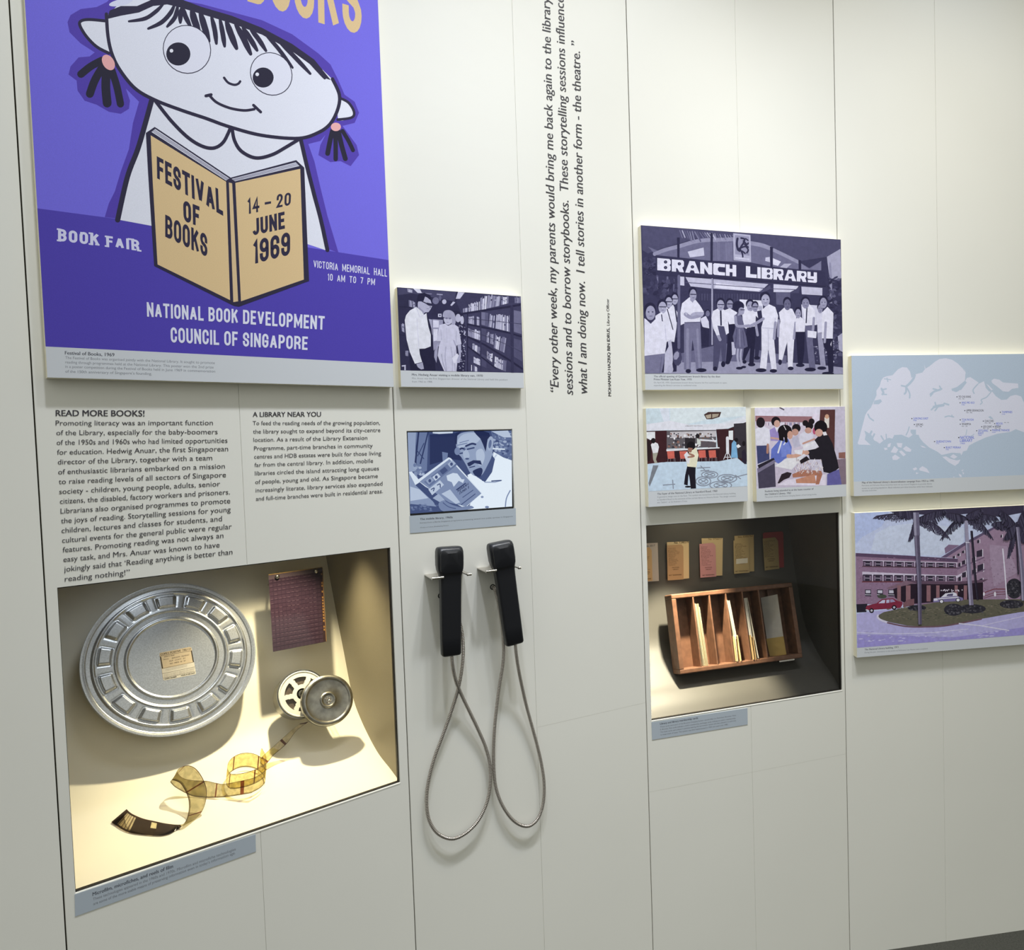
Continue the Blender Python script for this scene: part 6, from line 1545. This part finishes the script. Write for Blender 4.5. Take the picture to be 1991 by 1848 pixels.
# ================================================================== handsets on the centre panel
def zH(x, y): return (780+x*340/997, 1030+y*630/1848)
def rring(w, dth, r, n=6):
    o = []
    for cx, cy, a0 in ((1, 1, 0), (-1, 1, 90), (-1, -1, 180), (1, -1, 270)):
        for i in range(n+1):
            a = math.radians(a0+90*i/n); o.append((cx*(w/2-r)+r*math.cos(a), cy*(dth/2-r)+r*math.sin(a)))
    return o
def loft(secs, fn):
    V, Fc = [], []; n = len(rring(1, 1, .1))
    for z, w, dth, r, yo in secs:
        for x, y in rring(w, dth, r): V.append(fn(x, y+yo, z))
    for j in range(len(secs)-1):
        for i in range(n):
            i2 = (i+1) % n; Fc.append((j*n+i, j*n+i2, (j+1)*n+i2, (j+1)*n+i))
    Fc.append(tuple(range(n))[::-1]); Fc.append(tuple(range((len(secs)-1)*n, len(secs)*n)))
    return V, Fc
def handset(label, top_u, top_h, tilt, hose, hole):
    t = thing('listening_handset', label, 'handset', 1, (top_u, top_h-0.245, 0.0), 'listening handsets')
    ct, st = math.cos(tilt), math.sin(tilt)
    D0 = 0.050
    def fn(x, y, z):                             # z along the handset (0 = top, negative down), y outwards
        return (top_u + x*ct - z*st, top_h + z*ct + x*st, D0 + y)
    grip = [(-0.243, 0.034, 0.012, .004, 0), (-0.2415, 0.040, 0.018, .005, 0), (-0.238, 0.043, 0.022, .006, 0), (-0.20, 0.044, 0.024, .006, -.001), (-0.12, 0.0450, 0.025, .006, -.001), (-0.080, 0.046, 0.026, .006, -.001), (-0.066, 0.047, 0.026, .006, -.001), (-0.060, 0.050, 0.028, .008, -.001), (-0.050, 0.0570, 0.033, .010, -.003), (-0.040, 0.0590, 0.036, .010, -.005), (-0.020, 0.0590, 0.037, .010, -.0055), (-0.010, 0.0585, 0.036, .010, -.006), (-0.0035, 0.0560, 0.032, .010, -.007), (-0.0008, 0.052, 0.027, .010, -.008), (0.0, 0.046, 0.021, .009, -.008)]
    hbody_ = mesh_obj('handset_body', loft(grip, fn), M_BLACK, t, smooth=True, auto=48)
    # raised faceted pad on the back of the earpiece
    def padring(i, s): return [(x*s, y*s) for x, y in rring(0.050, 0.052, 0.010)]
    V, Fc = [], []
    n = len(rring(1, 1, .1))
    for (s, yo) in ((1.0, 0.0115), (0.97, 0.0150), (0.50, 0.0185)):
        for x, z in padring(0, s): V.append(fn(x, yo, z-0.031 + (0.006 if s < .6 else 0)))
    for j in range(2):
        for i in range(n):
            i2 = (i+1) % n; Fc.append((j*n+i, j*n+i2, (j+1)*n+i2, (j+1)*n+i))
    Fc.append(tuple(range(2*n, 3*n)))
    mesh_obj('earpiece_cap', (V, Fc), M_BLACK, hbody_, smooth=True, auto=20)
    # ear cushion facing the wall
    ear = lathe([(0.0001, 0.0), (0.020, 0.0), (0.023, 0.002), (0.024, 0.008), (0.020, 0.012), (0.0001, 0.010)], 40)
    mesh_obj('ear_cushion', ([fn(x, -0.022-z, -0.031+y) for x, y, z in ear[0]], ear[1]), M_BLACK, hbody_, smooth=True)
    path = [at(1, *zH(*p[:2]), p[2]) for p in hose]
    P = catmull(path, 26)
    # resample evenly and add the armour rings
    L = [0.0]
    for i in range(1, len(P)): L.append(L[-1]+math.dist(P[i], P[i-1]))
    step = 0.00072; N = int(L[-1]/step); Q = []; j = 0
    for i in range(N+1):
        s = i*L[-1]/N
        while j < len(L)-2 and L[j+1] < s: j += 1
        f = (s-L[j])/max(1e-9, L[j+1]-L[j]); Q.append(tuple(P[j][c]+(P[j+1][c]-P[j][c])*f for c in range(3)))
    R = [0.0041 if (i % 5) in (1, 2, 3) else 0.0033 for i in range(len(Q))]
    cord_ = mesh_obj('armoured_cord', tube(Q, R, 12), M_HOSE, t, smooth=True)
    gr = lathe([(0.0045, 0.0005), (0.0065, 0.0006), (0.0068, 0.0002), (0.0068, 0.0)], 24)
    hu, hh, _ = at(1, *zH(*hole), 0.0)
    mesh_obj('cord_grommet', ([(hu+x, hh+y, z) for x, y, z in gr[0]], gr[1]), M_BLACK, cord_)
    return t
M_HOSE = mat('armoured_hose', (188, 181, 174), rough=0.30, metal=1.0)
A1 = at(1, *zH(278, 100), 0.05); A2 = at(1, *zH(565, 72), 0.05)
B1 = at(1, *zH(284, 705), 0.05); B2 = at(1, *zH(644, 645), 0.05)
def tl(a, b): return math.atan2(b[0]-a[0], a[1]-b[1])
hose1 = [(288, 690, .049), (292, 760, .046), (308, 850, .036), (345, 945, .024), (395, 1050, .018), (440, 1145, .014), (480, 1240, .012), (505, 1340, .012), (508, 1450, .014), (488, 1560, .016), (440, 1660, .018), (370, 1732, .018), (290, 1765, .018), (210, 1735, .016), (160, 1660, .014), (145, 1560, .012), (155, 1440, .010), (188, 1310, .010), (228, 1200, .012), (268, 1090, .014), (305, 980, .020), (332, 880, .030), (348, 780, .032), (354, 690, .028), (348, 600, .022), (330, 520, .018), (295, 450, .016), (255, 405, .014), (232, 385, .008), (226, 379, -.004)]
hose2 = [(650, 632, .049), (655, 700, .046), (668, 790, .038), (690, 900, .028), (715, 1010, .020), (745, 1120, .016), (775, 1230, .014), (800, 1340, .013), (815, 1450, .014), (810, 1560, .015), (782, 1645, .016), (735, 1690, .016), (680, 1686, .016), (625, 1645, .015), (575, 1570, .014), (542, 1480, .012), (529, 1380, .011), (527, 1260, .011), (533, 1130, .012), (546, 1000, .013), (562, 880, .014), (580, 770, .016), (585, 680, .018), (580, 590, .020), (567, 490, .020), (553, 410, .018), (538, 355, .012), (528, 332, .004), (522, 328, -.004)]
handset('black listening handset hanging straight down with a crossed metal cord, left of two', A1[0], A1[1], tl(A1, B1), hose1, (226, 378))
handset('black listening handset hanging at a slant with an open metal cord loop, right of two', A2[0], A2[1], tl(A2, B2), hose2, (522, 328))
def bracket(label, u0, u1, h, neck):
    t = thing('handset_bracket', label, 'bracket', 1, (u0, h, 0.0), 'handset brackets')
    n0, n1 = neck-0.0265, neck+0.0265
    mesh_obj('shelf_plate', merge(box(u0, n0, h-0.0022, h, 0, 0.064), box(n0, n1, h-0.0022, h, 0, 0.022), box(n1, u1, h-0.0022, h, 0, 0.064)), M_STEEL, t)
    for a, b in ((u0, n0), (n1, u1)):
        mesh_obj('rolled_lip', tube([(a, h-0.0005, 0.064), (b, h-0.0005, 0.064)], 0.0032, 14), M_STEEL, t, smooth=True, auto=40)
bracket('steel bracket carrying the straight hanging handset, left of two', 0.0525, A1[0]+0.042, 1.2572, A1[0]+0.006)
bracket('steel bracket carrying the slanting handset, right of two', 0.1747, A2[0]+0.042, 1.2590, A2[0]+0.010)

# ================================================================== lettering on the wall
def wall_text(label, k, crop, lines, col=None):
    A = Art(k, 0.0006, crop)
    for l in lines: A.t((60, 58, 64) if col is None else col, *l[:4], **l[4])
    us = [v[0] for v in A.V]; hs = [v[1] for v in A.V]
    mesh_obj('wall_lettering', (A.V, A.F), M_VINYL, None, k, (min(us), min(hs), 0.0), label=label, cat='wall text')
cT = (80, 760, 780, 1160, 1991, 1138)
def ln(tx, x0, y0, x1, y1, cap, bold=0.0, **kw): return (tx, (x0, y0), (x1, y1), cap, dict(bold=bold, **kw))
T1 = [('Promoting literacy was an important function', 80, 192, 950, 190), ('of the Library, especially for the baby-boomers', 84, 246, 976, 240), ('of the 1950s and 1960s who had limited opportunities', 86, 300, 1030, 288), ('for education. Hedwig Anuar, the first Singaporean', 88, 354, 1034, 334), ('director of the Library, together with a team', 92, 408, 946, 384), ('of enthusiastic librarians embarked on a mission', 94, 463, 1016, 430), ('to raise reading levels of all sectors of Singapore', 97, 517, 1022, 478), ('society - children, young people, adults, senior', 100, 572, 990, 528), ('citizens, the disabled, factory workers and prisoners.', 104, 626, 1044, 573), ('Librarians also organised programmes to promote', 107, 680, 1046, 622), ('the joys of reading. Storytelling sessions for young', 110, 734, 1048, 670), ('children, lectures and classes for students, and', 113, 788, 1000, 721), ('cultural events for the general public were regular', 116, 842, 1054, 764), ('features. Promoting reading was not always an', 119, 895, 1008, 814), ('easy task, and Mrs. Anuar was known to have', 123, 948, 987, 866), ('jokingly said that ‘Reading anything is better than', 127, 1002, 1058, 905), ('reading nothing!”', 131, 1056, 490, 1018)]
wall_text('dark grey paragraph headed READ MORE BOOKS! lettered on the wall under the violet poster', 0, cT, [ln('READ MORE BOOKS!', 80, 140, 572, 142, 33, 0.022)] + [ln(*l, 27 + i*0.12) for i, l in enumerate(T1)])
T2 = [('To feed the reading needs of the growing population,', 1170, 190, 1874, 188), ('the library sought to expand beyond its city-centre', 1172, 237, 1876, 228), ('location. As a result of the Library Extension', 1174, 283, 1804, 271), ('Programme, part-time branches in community', 1177, 330, 1834, 314), ('centres and HDB estates were built for those living', 1178, 376, 1880, 356), ('far from the central library. In addition, mobile', 1180, 422, 1836, 398), ('libraries circled the island attracting long queues', 1182, 468, 1868, 440), ('of people, young and old. As Singapore became', 1184, 516, 1862, 482), ('increasingly literate, library services also expanded', 1186, 562, 1888, 524), ('and full-time branches were built in residential areas.', 1188, 609, 1890, 566)]
wall_text('dark grey paragraph headed A LIBRARY NEAR YOU lettered on the wall', 0, cT, [ln('A LIBRARY NEAR YOU', 1170, 144, 1548, 143, 26, 0.022)] + [ln(*l, 22) for l in T2])
cQ = (1000, 0, 1240, 800, 554, 1848)
def vl(tx, x0, y0, x1, y1, cap, bold=0.002, sh=0.22): return (tx, (x0, y0), (x1, y1), cap, dict(bold=bold, shear=sh, up=(-cap, -cap*0.02)))
wall_text('large slanted quotation running up the wall beside the mobile library photo', 1, cQ,
    [vl('“Every other week, my parents would bring me back again to the library', 200, 1768, 160, -8, 38), vl('sessions and to borrow storybooks.  These storytelling sessions influence', 264, 1775, 222, -12, 38), vl('what I am doing now.  I tell stories in another form - the theatre. ”', 328, 1774, 294, 190, 38)])
wall_text('tiny speaker credit running up the wall to the right of the slanted quotation', 1, cQ,
    [vl('MOHAMAD HAZRIQ BIN IDRUS,', 435, 1780, 428, 1472, 13, 0.012, 0.0), vl('Library Officer', 428, 1462, 425, 1342, 12, 0.0, 0.0)])
bpy.data.objects.remove(_tob); bpy.data.curves.remove(_tcv)
